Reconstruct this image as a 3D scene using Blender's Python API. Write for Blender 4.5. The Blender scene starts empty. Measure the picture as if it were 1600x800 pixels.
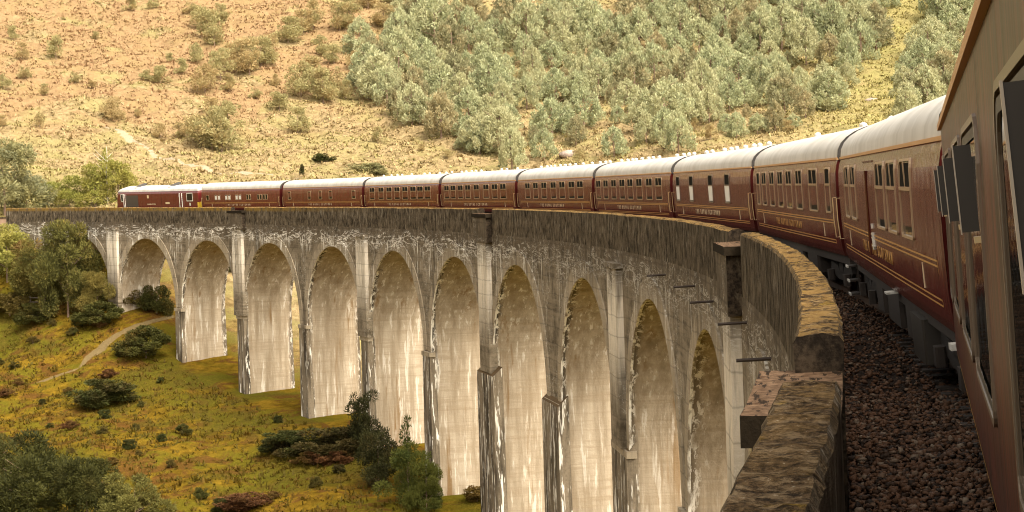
import bpy, math, random
import numpy as np
from mathutils import Matrix, Vector
SC=bpy.context.scene; COL=SC.collection
random.seed(7); RNG=np.random.default_rng(11)
R0=240.519; GR=0.044522; CANT=0.0748; S0=19.607; CL=20.1
# world-space positions of what stands where
CTRL=[[-313.7,441.0,110.9],[-256.5,358.9,69.0],[-221.0,308.1,43.3],[-285.2,459.8,112.1],[-233.3,374.3,69.5],[-201.1,321.3,43.4],[-254.3,477.4,112.9],[-208.2,388.7,69.7],[-179.6,333.7,43.3],[-212.7,497.2,113.2],[-174.3,404.8,69.5],[-150.6,347.6,42.9],[-168.4,513.7,112.6],[-138.3,418.4,68.9],[-119.6,359.2,42.2],[-122.3,526.4,111.2],[-100.8,428.8,67.7],[-87.4,368.2,41.1],[-75.4,535.0,109.0],[-62.6,435.8,66.0],[-54.6,374.3,39.8],[-28.9,539.3,106.0],[-24.7,439.4,63.9],[-22.1,377.5,38.2],[16.2,539.7,102.3],[12.1,439.8,61.4],[9.5,377.8,36.4],[67.4,535.5,97.4],[53.8,436.4,58.1],[45.4,375.0,34.1],[-127.4,292.2,21.8],[-101.4,302.1,21.1],[-74.3,309.7,22.6],[-46.6,314.9,24.4],[-19.1,317.5,25.9],[7.5,317.9,24.6],[-145.3,291.7,24.0],[-127.8,255.7,16.4],[-161.0,275.4,23.9],[-141.1,240.7,14.8],[-176.7,262.1,24.0],[-154.7,228.7,13.9],[-134.0,246.9,14.6],[-118.3,265.7,17.3],[692.8,400.0,150.0],[1385.6,800.0,210.0],[458.9,655.3,150.0],[917.7,1310.6,210.0],[207.1,772.7,150.0],[414.1,1545.5,210.0],[-0.0,800.0,150.0],[-0.0,1600.0,210.0],[-207.1,772.7,150.0],[-414.1,1545.5,210.0],[-514.2,612.8,150.0],[-1028.5,1225.7,210.0],[-692.8,400.0,150.0],[-1385.6,800.0,210.0],[-480.0,330.0,45.0],[-560.0,180.0,85.0],[-600.0,0.0,110.0],[-620.0,-250.0,120.0],[-420.0,-480.0,70.0],[-800.0,100.0,150.0],[-330.0,220.0,-4.0],[-320.0,-200.0,-12.0],[300.0,-500.0,-20.0],[700.0,-200.0,20.0],[500.0,150.0,40.0],[-360.0,60.0,-14.0],[-98.2,190.2,0.3],[-91.0,199.8,1.1],[-85.1,179.6,-5.8],[-77.2,188.7,-5.0],[-72.8,168.2,-8.8],[-64.3,176.7,-8.0],[-61.3,155.9,-10.5],[-52.3,163.8,-9.7],[-50.8,142.8,-12.0],[-41.2,150.1,-11.2],[-41.1,129.0,-14.4],[-31.0,135.5,-13.6],[-32.5,114.6,-16.5],[-22.0,120.4,-15.7],[-24.9,99.6,-18.2],[-14.0,104.7,-17.4],[-18.4,84.1,-19.5],[-7.1,88.3,-18.7],[-13.0,68.2,-20.5],[-1.5,71.6,-19.7],[-7.1,44.2,-21.5],[4.6,46.4,-20.7],[-3.8,19.7,-20.0],[8.1,20.7,-19.2],[-3.2,-9.9,-16.0],[8.8,-10.4,-15.2],[-6.3,-39.3,-9.0],[5.6,-41.3,-8.2],[-112.3,198.7,7.2],[-110.1,202.1,8.2],[-107.4,206.3,9.2],[-122.4,204.9,9.0],[-120.4,208.4,10.0],[-117.9,212.7,9.7],[-138.9,211.4,9.5],[-137.4,214.5,11.4],[-135.2,219.0,11.4],[-133.7,222.2,11.5],[-166.0,222.4,10.9],[-164.9,225.7,12.8],[-163.3,230.4,12.8],[-162.2,233.7,12.9],[-203.8,231.6,12.6],[-203.3,235.1,14.5],[-202.5,240.0,14.5],[-201.9,243.5,14.6],[-77.7,129.5,-15.4],[-90.2,151.1,-12.4],[-102.6,172.8,-7.8],[-112.5,190.2,-2.9],[-122.4,207.6,2.3],[-86.6,129.9,-15.4],[-113.6,172.0,-7.6],[-132.4,201.5,0.3],[-68.9,128.6,-15.2],[-60.2,127.3,-15.1],[-51.7,125.5,-14.8],[-43.4,123.2,-14.5],[-79.3,149.2,-11.2],[-68.3,145.6,-10.9],[-57.8,141.4,-11.7],[-93.8,177.7,-5.5],[-105.2,192.0,-1.6],[-131.3,219.8,6.7],[-60.0,80.0,-22.0],[-90.0,90.0,-19.0],[-150.0,100.0,-19.0],[-40.0,40.0,-24.0],[-100.0,0.0,-25.0],[-200.0,0.0,-24.0],[60.0,80.0,-16.0],[60.0,180.0,-8.0],[0.0,180.0,-12.0],[-20.0,230.0,-3.0],[120.0,260.0,6.0]]
PATHS=[[0.6,[[-159.0,310.7],[-152.2,306.1],[-142.5,297.6],[-134.0,290.9],[-124.7,285.8],[-118.5,284.8],[-112.0,282.9],[-105.7,281.0]]],[0.5,[[-98.1,172.8],[-96.9,174.6],[-95.6,176.7],[-95.0,180.1],[-94.9,183.0],[-93.8,185.5],[-92.0,188.3],[-90.3,190.5]]]]
PINES=[[-41.1,332.8,2.9],[-114.7,371.7,8.5],[-124.6,399.8,9.3],[-91.2,320.4,4.8],[-26.1,433.6,4.9],[-2.5,430.6,8.9],[-2.7,378.3,7.3],[-2.1,401.4,8.7],[-127.6,391.3,5.0],[-45.4,341.6,7.2],[-87.7,377.6,6.9],[-0.1,451.1,13.8],[-78.3,365.1,8.5],[-33.6,359.9,6.7],[-85.2,327.3,5.4],[-4.5,441.1,11.4],[-85.6,344.6,7.4],[-81.7,412.6,4.5],[-90.7,351.9,6.4],[-54.2,318.7,9.5],[-60.7,431.0,6.0],[-79.7,425.7,6.7],[-70.0,407.5,8.8],[-64.6,423.9,9.0],[-105.1,371.4,5.2],[-29.8,402.9,12.3],[-99.1,401.5,5.2],[-24.7,405.3,11.8],[-20.6,405.3,11.4],[-60.6,346.9,5.1],[-25.2,370.0,5.8],[-99.8,359.4,4.7],[-93.3,346.1,10.6],[-58.0,392.5,9.5],[-46.4,366.8,9.7],[-83.4,396.6,12.4],[-59.8,407.8,10.9],[-50.8,402.3,8.9],[-13.3,373.6,6.3],[-105.7,399.3,6.8],[-4.7,411.5,8.5],[-2.5,419.7,11.3],[-86.7,359.1,6.5],[-119.9,396.5,11.3],[-36.9,449.0,10.7],[-29.5,367.4,6.3],[-51.3,347.3,9.9],[-65.7,447.6,8.3],[-34.5,335.6,8.5],[-48.7,354.9,7.7],[-110.5,371.7,5.5],[-71.6,372.0,6.8],[-41.2,445.3,8.9],[-38.6,433.3,12.4],[-93.2,329.5,8.5],[-117.6,355.9,7.9],[-112.9,340.3,8.7],[-41.9,411.5,5.0],[-71.5,393.7,10.4],[-47.8,439.4,8.0],[-108.5,356.0,8.2],[-113.1,363.6,5.0],[-23.3,393.8,10.2],[-12.0,387.6,7.3],[-48.2,392.0,6.8],[-97.9,350.1,7.9],[-75.2,443.5,10.4],[-58.3,318.4,6.0],[-121.9,379.0,11.2],[-109.1,388.5,10.6],[-5.3,352.5,7.0],[-94.2,378.6,7.9],[-63.3,400.6,10.6],[-66.2,356.3,10.5],[-48.5,424.7,7.7],[-57.9,382.6,5.2],[-27.7,416.3,6.6],[-79.1,337.2,2.9],[-102.6,344.1,9.4],[-116.6,386.9,12.9],[-52.1,418.5,5.9],[-102.7,353.9,9.7],[-98.4,341.9,7.1],[-95.3,359.0,8.4],[-56.4,435.8,8.5],[-37.4,403.3,6.0],[-101.4,413.4,5.0],[-70.7,327.8,8.3],[-106.9,339.0,9.6],[-29.5,387.1,8.2],[-59.3,366.5,10.2],[-48.1,379.9,4.4],[-39.9,376.9,6.1],[-64.1,409.5,7.2],[-93.5,394.0,5.0],[-100.6,369.2,7.7],[-8.9,362.1,5.7],[-80.0,330.3,3.1],[-88.2,393.1,9.8],[-74.7,402.2,10.7],[-80.5,382.2,7.9],[-5.2,389.8,7.2],[-108.5,333.0,6.6],[-32.4,425.3,10.3],[-31.4,318.8,2.9],[-98.3,327.8,6.9],[-69.4,441.2,8.7],[-102.8,381.8,8.1],[-89.6,401.7,9.2],[-78.0,436.8,5.8],[-44.7,405.3,7.7],[-63.8,366.8,10.9],[-131.1,378.0,9.2],[-27.3,445.3,4.5],[-34.4,436.0,9.5],[-72.4,427.6,8.8],[-73.8,357.7,9.5],[-37.2,353.9,8.7],[-121.0,370.9,5.5],[-38.8,390.5,4.2],[-76.1,382.7,7.8],[-121.9,356.0,10.5],[-109.8,347.0,4.0],[-11.6,330.7,6.2],[-32.9,417.0,7.0],[-76.1,414.2,8.1],[-100.0,391.7,9.7],[-124.3,366.1,8.1],[-76.6,340.4,3.7],[-65.9,384.2,7.5],[1.6,425.7,11.0],[-30.0,436.7,8.5],[-69.3,352.6,5.1],[-21.9,421.4,8.5],[-117.4,348.5,10.6],[-90.9,384.6,4.5],[-121.7,387.0,5.5],[-82.9,374.9,4.7],[-51.9,435.3,10.5],[-102.0,335.9,4.0],[-96.6,372.8,4.9],[-72.4,419.0,12.6],[-19.6,433.9,8.0],[-13.5,357.8,7.1],[-94.0,404.2,8.7],[-38.0,421.4,7.7],[-21.9,444.3,7.6],[-83.0,313.4,9.6],[-52.2,444.9,8.2],[-6.8,423.0,13.5],[-30.1,329.3,5.7],[-91.7,411.1,13.2],[0.8,394.7,8.6],[-8.8,340.9,9.0],[-8.5,406.7,7.4],[-94.2,338.3,4.4],[-77.6,316.5,3.6],[-81.4,352.3,7.4],[-43.8,323.6,4.0],[-51.7,387.4,6.8],[1.4,407.3,5.5],[3.3,442.1,9.9],[-85.8,409.0,7.3],[-52.3,367.0,11.0],[-117.5,363.3,11.1],[-34.7,389.9,10.9],[-66.2,393.7,6.3],[-86.5,384.1,7.6],[-90.1,369.5,8.5],[-25.6,383.1,10.2],[-106.0,412.6,8.3],[-37.5,317.1,3.9],[-106.3,363.4,4.3],[-35.0,375.4,3.4],[-10.1,377.1,10.0],[-47.9,449.4,9.0],[-37.1,412.3,10.8],[-23.1,413.3,9.5],[-58.1,418.8,11.1],[-82.6,366.0,5.0],[-54.2,409.6,11.1],[-42.1,386.2,8.2],[-42.7,427.1,4.4],[-88.9,338.8,7.8],[-123.7,406.8,9.9],[-4.4,450.5,5.8],[-5.7,399.8,3.9],[-102.5,327.9,6.9],[-6.3,432.7,9.6],[-27.3,347.6,8.9],[-60.7,378.1,7.2],[-64.6,329.3,3.7],[-41.2,357.6,10.1],[-43.7,436.0,8.7],[-9.3,394.8,9.7],[-87.1,313.6,6.7],[-55.8,356.2,9.3],[-110.9,399.6,10.8],[-54.6,330.7,8.7],[-126.5,383.2,5.3],[-57.3,445.7,6.7],[-81.7,403.7,7.7],[-6.1,369.7,10.6],[-71.1,380.1,8.8],[-75.5,393.9,8.9],[-95.8,388.6,13.0],[-34.5,317.6,6.2],[-75.5,322.2,7.9],[-116.5,405.8,6.2],[0.7,385.4,9.8],[-43.4,349.4,6.4],[-40.9,400.7,11.4],[-74.2,328.1,4.4],[-45.9,416.4,6.1],[-64.8,435.7,4.8],[-32.6,448.8,8.9],[-52.7,378.7,10.7],[-62.6,387.4,7.7],[-64.4,338.6,7.3],[-54.5,400.8,8.5],[-55.8,424.9,13.9],[-89.2,328.6,7.0],[-47.7,330.0,7.2],[-111.0,380.8,9.9],[-76.6,371.6,6.8],[-60.2,357.5,6.5],[-103.8,390.2,8.0],[-33.8,406.8,10.6],[-45.1,396.8,11.2],[-129.1,400.2,6.7],[-77.3,352.5,6.9],[-48.6,410.8,10.2],[-51.0,328.1,8.6],[-67.0,417.0,8.0],[-77.3,298.2,8.2],[-89.3,315.5,5.8],[-55.6,307.7,6.1],[-49.1,301.3,7.6],[-52.4,308.2,6.6],[-60.6,303.9,5.7],[-27.8,347.2,5.6],[-40.8,313.4,5.0],[-37.6,349.0,6.2],[-103.8,327.3,9.1],[-96.1,320.3,9.5],[-87.1,313.9,8.1],[-73.6,306.9,6.1],[-69.9,316.6,5.7],[-12.3,325.6,7.2],[-10.0,344.8,8.6],[-6.0,360.8,10.2]]
HILLB=[[-193.0,341.0,3.5],[-188.7,347.6,5.3],[-186.0,329.7,2.9],[-187.1,322.7,3.3],[-176.5,332.6,2.7],[-177.9,322.6,2.3],[-161.0,317.4,5.3],[-169.2,304.2,2.5],[-174.7,300.7,2.2],[-191.0,388.8,3.4],[-186.8,392.0,3.1],[-177.6,393.2,3.1],[-165.2,373.6,7.9],[-171.9,383.8,4.5],[-169.1,390.4,4.2],[-162.6,371.1,4.3],[-162.7,342.8,3.8],[-166.1,343.4,2.7],[-160.1,348.1,3.4],[-151.4,339.7,5.5],[-152.0,349.3,7.0],[-151.2,356.0,6.8],[-147.7,354.6,7.5],[-147.3,360.0,6.2],[-146.7,363.8,6.2],[-146.7,341.0,3.9],[-161.3,357.5,4.2],[-148.9,380.5,5.8],[-147.2,386.2,5.6],[-146.3,390.2,6.6],[-139.7,389.1,6.6],[-138.1,392.3,6.2],[-138.3,371.9,4.2],[-133.6,367.9,4.2],[-132.7,344.9,6.8],[-131.9,350.1,6.6],[-127.0,342.2,7.1],[-128.3,350.4,6.3],[-125.2,322.6,5.1],[-132.6,332.5,3.8],[-134.5,303.7,9.2],[-138.3,306.7,5.4],[-132.8,303.9,6.1],[-142.0,311.7,4.2],[-137.0,317.1,5.5],[-148.5,311.8,2.7],[-144.8,312.2,3.0],[-107.1,316.1,3.3],[-143.2,406.1,4.6],[-139.6,409.9,6.1],[-133.6,413.5,6.2],[-131.1,395.5,5.9],[-203.6,356.2,3.2],[-188.1,364.9,2.0],[-171.4,330.0,1.8],[-157.7,321.7,1.8],[-167.0,357.2,2.0],[-127.5,366.1,4.7],[-119.9,349.3,4.4],[-124.2,347.8,3.9],[-140.8,351.5,2.7],[-139.5,337.5,2.6],[-144.2,326.0,3.8],[-114.3,389.9,3.6],[-91.7,400.9,3.6],[-63.3,335.3,2.7],[-49.8,325.6,2.6],[-44.8,309.5,2.9],[-28.8,381.9,4.1],[-26.4,410.8,5.5],[-23.6,397.1,4.8],[-38.3,321.3,3.0],[-70.9,336.1,3.2],[-65.9,300.0,2.8],[-61.2,295.6,2.4],[-32.2,315.8,2.2],[-91.0,306.6,1.6],[-97.3,311.9,1.4]]
SPEC=[[-134.8,230.9,10.2,1.1,"willow","tall grey-green bush at the left picture edge behind the abutment"],[-133.7,235.1,5.92,1.2,"willow","lower green bush beside the tall one behind the left abutment"],[-131.8,237.9,3.84,1.3,"bright","low bright green bush left of the pale shrub above the abutment wall"],[-129.8,240.6,4.83,1.2,"bright","pale yellow-green shrub above the middle of the left abutment"],[-126.2,241.5,6.35,1.0,"bright","bright yellow-green tree left of the front of the locomotive"],[-122.6,242.1,5.75,1.0,"bright","bright green tree right behind the nose of the locomotive"],[-124.3,241.9,8.07,0.7,"thin","thin pale-stemmed birch between two bright green trees by the locomotive"],[-103.7,190.3,10.86,0.72,"oakl","largest olive green bush, in front of the left half of the first arch"],[-108.1,193.0,7.81,0.85,"oakl","olive bush left of the big bush at the first arch"],[-98.7,187.8,5.39,0.85,"oakl","olive bush at the foot of the first pier"],[-111.2,195.3,5.24,1.1,"rust","rust-tinted bush below the end of the abutment"],[-114.5,195.7,5.76,1.1,"bright","fresh green bush at the left edge under the abutment wing wall"],[-115.7,199.3,4.23,1.2,"bright","small leafy bush just under the pinkish wing wall"],[-112.0,191.7,2.66,1.8,"low","low green bush at the left edge by the small fence"],[-107.5,190.2,2.31,1.8,"low","low bush in front of the small wooden fence"],[-97.6,186.4,2.53,1.9,"low","low dark scrub in front of the big bush by the first arch"],[-94.5,190.7,2.25,1.6,"low","low green scrub along the foot of the second pier"],[-92.4,190.1,3.28,1.0,"low","upright shrub at the right corner of the second pier foot"],[-88.5,178.9,3.24,1.7,"low","rounded dark green shrub just below the footpath"],[-86.0,163.7,2.48,2.4,"heath","wide dark heather mound in the left of the valley"],[-79.1,150.1,0.72,1.6,"low","tiny dark shrub just below the wide heather mound"],[-71.3,122.5,7.23,1.15,"oak","large dark bush in the bottom left corner"],[-65.7,121.3,5.25,1.0,"oak","dark bush right of the corner bush at the bottom"],[-61.7,120.8,4.78,1.1,"bright2","olive bush with lighter leaves at the bottom left"],[-78.5,129.3,6.39,0.9,"oak","dark bush cut by the left edge near the bottom"],[-54.9,141.2,2.24,3.0,"heath","long low heath shrub in front of the fifth and sixth arch"],[-58.4,141.7,1.73,2.4,"heath","left end of the low heath scrub below the fifth pier"],[-50.7,140.8,5.18,0.75,"oak2","dark ragged shrub with a pointed top before the fifth pier"],[-46.3,130.7,4.31,0.9,"oak2","dark shrub at the foot of the ragged one by the sixth arch"],[-42.5,126.4,4.47,0.9,"green","mid green bush before the sixth arch beside the sixth pier"],[-40.7,124.9,3.24,0.8,"green","small green bush against the foot of the sixth pier"],[-45.2,135.0,4.62,0.5,"thin2","slender spiky sapling rising out of the green bush"],[-56.1,127.7,1.28,3.0,"rustlow","low rust-brown bracken clump at the bottom of the valley"],[-54.5,138.6,1.16,2.4,"rustlow","rust-brown heather patch below the long heath shrub"],[-37.8,128.1,1.13,1.8,"rustlow","brown heather clump at the foot of the seventh pier"],[-109.3,282.3,2.57,0.5,"sap","small dark green sapling seen just above the coach roofs"],[-101.1,291.3,2.18,3.2,"low","long low pale green bush on the hillside above the train"],[-113.8,305.2,1.5,2.0,"heath","small dark heather mound on the hillside above the train"],[-101.2,211.9,2.3,0.8,"oak","dark shrub seen through the second arch behind the viaduct"],[-89.6,206.2,3.2,0.8,"oak","low green shrub seen through the third arch"]]
RODS=[[72.32,-0.95],[63.73,-0.93],[58.25,-1.12],[47.86,-1.01],[39.7,-1.16]]
CLUMPS=[[-73.2,128.9,0.92],[-70.9,140.5,0.59],[-73.2,143.5,0.89],[-54.2,129.1,0.61],[-71.1,130.3,0.52],[-51.9,131.9,0.97],[-107.3,192.6,1.09],[-72.7,139.0,0.58],[-68.1,134.7,0.82],[-77.1,131.9,0.66],[-51.5,136.3,0.75],[-84.2,153.6,0.79],[-87.2,155.2,0.53],[-76.7,152.1,0.73],[-82.4,156.9,0.93],[-85.3,143.0,0.57],[-106.5,179.5,0.8],[-70.5,133.4,0.95],[-93.2,164.7,0.6],[-97.8,186.0,1.05],[-70.9,149.4,1.02],[-60.2,129.2,1.04],[-57.7,127.3,1.06],[-52.5,138.8,1.08],[-77.9,141.7,0.52],[-55.3,139.4,0.77],[-63.5,153.7,0.69],[-98.5,167.1,0.86],[-104.8,184.0,0.9],[-81.0,162.0,0.69],[-89.6,169.7,0.77],[-89.8,172.7,0.99],[-100.2,184.8,1.0],[-104.4,187.9,0.99],[-71.7,146.8,0.68],[-93.5,170.8,0.56],[-82.9,170.5,0.64],[-76.1,135.3,0.94],[-87.7,149.7,1.02],[-100.2,172.2,0.71],[-103.5,177.5,0.84],[-67.1,138.5,0.78]]
ROCKS=[[-69.7,308.8,1.3],[-19.9,356.3,1.0],[-66.2,193.1,0.4]]
FENCE=[[-111.3,192.7,0.0],[-108.4,192.8,-0.1]]

# ---------------------------------------------------------------- helpers
def tag(o,label=None,cat=None,group=None,kind=None):
    if label: o['label']=label
    if cat: o['category']=cat
    if group: o['group']=group
    if kind: o['kind']=kind
    return o
def empty(name,loc=(0,0,0),mat=None):
    o=bpy.data.objects.new(name,None); COL.objects.link(o); o.empty_display_size=.3
    if mat is not None: o.matrix_world=mat
    else: o.location=loc
    return o
def mesh(name,V,F,mats,attrs=None,mi=None,smooth=False):
    me=bpy.data.meshes.new(name)
    V=np.asarray(V,dtype=np.float32)
    if isinstance(F,np.ndarray):
        n=len(F);k=F.shape[1]
        me.vertices.add(len(V)); me.vertices.foreach_set('co',V.ravel())
        me.loops.add(n*k); me.loops.foreach_set('vertex_index',F.astype(np.int32).ravel())
        me.polygons.add(n); me.polygons.foreach_set('loop_start',np.arange(0,n*k,k,dtype=np.int32))
        me.update(calc_edges=True)
    else:
        me.from_pydata([tuple(v) for v in V.tolist()],[],F); me.update()
    for m in (mats if isinstance(mats,(list,tuple)) else [mats]): me.materials.append(m)
    if mi is not None: me.polygons.foreach_set('material_index',np.asarray(mi,dtype=np.int32))
    if smooth: me.polygons.foreach_set('use_smooth',np.ones(len(me.polygons),dtype=bool))
    if attrs:
        for k,(typ,arr) in attrs.items():
            a=me.attributes.new(k,typ,'POINT'); arr=np.asarray(arr,dtype=np.float32)
            a.data.foreach_set('vector' if typ=='FLOAT_VECTOR' else 'value',arr.ravel())
    return me
def obj(name,me,parent=None,loc=None):
    o=bpy.data.objects.new(name,me); COL.objects.link(o)
    if parent: o.parent=parent
    if loc is not None: o.location=loc
    return o
class MB:
    def __init__(s): s.v=[];s.f=[];s.m=[]
    def add(s,V,F,m=0):
        n=len(s.v); s.v+= [tuple(map(float,p)) for p in V]; s.f+=[tuple(i+n for i in f) for f in F]; s.m+=[m]*len(F); return s
    def box(s,x0,x1,y0,y1,z0,z1,m=0,b=0.0):
        if b<=0:
            V=[(x,y,z) for x in (x0,x1) for y in (y0,y1) for z in (z0,z1)]
            F=[(0,1,3,2),(4,6,7,5),(0,4,5,1),(2,3,7,6),(0,2,6,4),(1,5,7,3)]
            return s.add(V,F,m)
        # bevelled in plan
        pl=[(x0+b,y0),(x1-b,y0),(x1,y0+b),(x1,y1-b),(x1-b,y1),(x0+b,y1),(x0,y1-b),(x0,y0+b)]
        return s.prism([(x,y,z0) for x,y in pl],[(x,y,z1) for x,y in pl],m)
    def prism(s,A,B,m=0):
        n=len(A);F=[tuple(range(n))[::-1],tuple(range(n,2*n))]+[(i,(i+1)%n,n+(i+1)%n,n+i) for i in range(n)]
        return s.add(list(A)+list(B),F,m)
    def tube(s,pts,r,n=8,m=0,taper=None):
        pts=[Vector(p) for p in pts];V=[];F=[]
        for i,p in enumerate(pts):
            d=(pts[min(i+1,len(pts)-1)]-pts[max(i-1,0)]).normalized()
            a=d.cross(Vector((0,0,1)) if abs(d.z)<.9 else Vector((1,0,0))).normalized();b=d.cross(a)
            rr=r if taper is None else r*taper[i]
            for k in range(n):
                t=2*math.pi*k/n; V.append(p+(a*math.cos(t)+b*math.sin(t))*rr)
        for i in range(len(pts)-1):
            for k in range(n): F.append((i*n+k,i*n+(k+1)%n,(i+1)*n+(k+1)%n,(i+1)*n+k))
        F.append(tuple(range(n))[::-1]);F.append(tuple(range((len(pts)-1)*n,len(pts)*n)))
        return s.add(V,F,m)
    def me(s,name,mats,smooth=False): return mesh(name,s.v,s.f,mats,mi=s.m,smooth=smooth)
    def build(s,name,mats,parent=None,smooth=False): return obj(name,s.me(name,mats,smooth),parent)
# value noise in numpy
def _h(ix,iy,seed):
    n=(ix.astype(np.int64)*374761393+iy.astype(np.int64)*668265263+seed*982451653)&0x7fffffff
    n=((n^(n>>13))*1274126177)&0x7fffffff
    return ((n^(n>>16))&0xffff)/65535.0
def vnoise(x,y,seed=0):
    x=np.asarray(x,float);y=np.asarray(y,float)
    ix=np.floor(x);iy=np.floor(y);fx=x-ix;fy=y-iy;fx=fx*fx*(3-2*fx);fy=fy*fy*(3-2*fy)
    a=_h(ix,iy,seed);b=_h(ix+1,iy,seed);c=_h(ix,iy+1,seed);d=_h(ix+1,iy+1,seed)
    return (a*(1-fx)+b*fx)*(1-fy)+(c*(1-fx)+d*fx)*fy
def fbm(x,y,sc,oct=3,seed=0):
    o=0;a=1;t=0
    for i in range(oct): o=o+a*(vnoise(x/sc*2**i,y/sc*2**i,seed+i*17)-.5);t+=a;a*=.5
    return o/t*2
# curve coordinates: s along the track, off towards the inside (valley), z above rail
def W(s,off,z):
    s=np.asarray(s,float);t=s/R0;r=R0-np.asarray(off,float)
    return np.stack(np.broadcast_arrays(-R0+r*np.cos(t),r*np.sin(t),GR*s+np.asarray(z,float)),-1)
def arcmesh(name,A,F,mats,mi=None,parent=None,smooth=False):
    A=np.asarray(A,float)
    me=mesh(name,W(A[:,0],A[:,1],A[:,2]),F,mats,attrs={'arc':('FLOAT_VECTOR',A)},mi=mi,smooth=smooth)
    return obj(name,me,parent)
# ---------------------------------------------------------------- node helper
class NT:
    def __init__(s,m): s.t=m.node_tree;s.n=s.t.nodes;s.l=s.t.links
    def new(s,typ,ins=None,**kw):
        n=s.n.new(typ)
        for k,v in kw.items(): setattr(n,k,v)
        for k,v in (ins or {}).items():
            i=n.inputs[k]
            if hasattr(v,'is_linked') or isinstance(v,bpy.types.NodeSocket): s.l.new(v,i)
            else: i.default_value=v
        return n
    def attr(s,name,out='Vector'): return s.new('ShaderNodeAttribute',attribute_name=name).outputs[out]
    def geo(s,o): return s.new('ShaderNodeNewGeometry').outputs[o]
    def objc(s): return s.new('ShaderNodeTexCoord').outputs['Object']
    def scale(s,v,sc): return s.new('ShaderNodeVectorMath',{0:v,1:sc},operation='MULTIPLY').outputs[0]
    def noise(s,v,scale=1,detail=3,rough=.55,dist=0,w=None):
        return s.new('ShaderNodeTexNoise',{'Vector':v,'Scale':scale,'Detail':detail,'Roughness':rough,'Distortion':dist}).outputs['Fac']
    def ramp(s,f,a,b,inv=False):
        n=s.new('ShaderNodeMapRange',{'Value':f,'From Min':a,'From Max':b,'To Min':1. if inv else 0.,'To Max':0. if inv else 1.},interpolation_type='SMOOTHSTEP',clamp=True);return n.outputs[0]
    def math(s,op,a,b=0.0,c=None):
        n=s.new('ShaderNodeMath',{0:a,1:b},operation=op)
        if c is not None:
            n.inputs[2].default_value=c
        return n.outputs[0]
    def mix(s,f,a,b):
        n=s.new('ShaderNodeMix',data_type='RGBA')
        for i,v in ((0,f),(6,a),(7,b)):
            if isinstance(v,bpy.types.NodeSocket): s.l.new(v,n.inputs[i])
            else: n.inputs[i].default_value=(v if i==0 else (tuple(v)+(1,))[:4])
        return n.outputs[2]
    def sep(s,v): return s.new('ShaderNodeSeparateXYZ',{0:v}).outputs
    def bump(s,h,st=.5,d=.02): return s.new('ShaderNodeBump',{'Height':h,'Strength':st,'Distance':d}).outputs[0]
def material(name,fn=None,col=(.5,.5,.5),rough=.6,**kw):
    m=bpy.data.materials.new(name); m.use_nodes=True
    b=m.node_tree.nodes['Principled BSDF']; b.inputs['Base Color'].default_value=tuple(col)+(1,); b.inputs['Roughness'].default_value=rough
    for k,v in kw.items(): b.inputs[k.replace('_',' ')].default_value=v
    if fn:
        nt=NT(m); r=fn(nt)
        for k,v in r.items():
            if isinstance(v,bpy.types.NodeSocket): nt.l.new(v,b.inputs[k])
            else: b.inputs[k].default_value=v
    return m
# ---------------------------------------------------------------- camera, light
cam=bpy.data.cameras.new('camera'); co=bpy.data.objects.new('camera',cam); COL.objects.link(co)
X=Vector((0.9685953739,0.2463948098,-0.0333556476));Y=Vector((0.0339042489,0.0020167004,0.999423051));Z=Vector((0.246319921,-0.969167442,-0.0064004643))
M=Matrix((X,Y,Z)).transposed().to_4x4(); M.translation=Vector((-1.9834,0,2.75317)); co.matrix_world=M
cam.lens=63.469; cam.sensor_width=36; cam.clip_start=.1; cam.clip_end=6000; SC.camera=co
SUN_AZ=math.radians(42)      # sun stands to the right (east) turned this much behind the camera
SUN_EL=math.radians(46)
sd=Vector((math.cos(SUN_AZ)*math.cos(SUN_EL),-math.sin(SUN_AZ)*math.cos(SUN_EL),math.sin(SUN_EL)))
sl=bpy.data.lights.new('sun','SUN'); sl.energy=1.0; sl.angle=math.radians(30); sl.color=(1,.91,.76)
so=bpy.data.objects.new('sun',sl); COL.objects.link(so); so.rotation_euler=(-sd).to_track_quat('-Z','Y').to_euler(); so.location=(60,-20,80)
w=bpy.data.worlds.new('World'); SC.world=w; w.use_nodes=True
nt=NT(w); bg=w.node_tree.nodes['Background']
sky=nt.new('ShaderNodeTexSky',sky_type='NISHITA'); sky.sun_disc=False; sky.sun_elevation=SUN_EL; sky.sun_rotation=math.atan2(sd.x,sd.y); sky.altitude=100; sky.air_density=.9; sky.dust_density=6; sky.ozone_density=.2
# thin warm overcast: most of the blue is veiled
hs=nt.new('ShaderNodeHueSaturation',{'Saturation':.12,'Color':sky.outputs[0]})
nt.l.new(nt.mix(1.0,(0,0,0),hs.outputs[0]),bg.inputs[0]); bg.inputs[1].default_value=.15
mx=bg.inputs[0].links[0].from_node; mx.blend_type='MULTIPLY'; mx.inputs[6].default_value=(1,.95,.855,1)
vs=SC.view_settings; vs.view_transform='Standard'; vs.look='None'; vs.gamma=1; vs.exposure=1.57; vs.use_curve_mapping=False
SC.cycles.max_bounces=6; SC.cycles.diffuse_bounces=3; SC.cycles.glossy_bounces=3; SC.cycles.transmission_bounces=2; SC.cycles.transparent_max_bounces=4
SC.cycles.use_denoising=True; SC.cycles.filter_width=1.1

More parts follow.
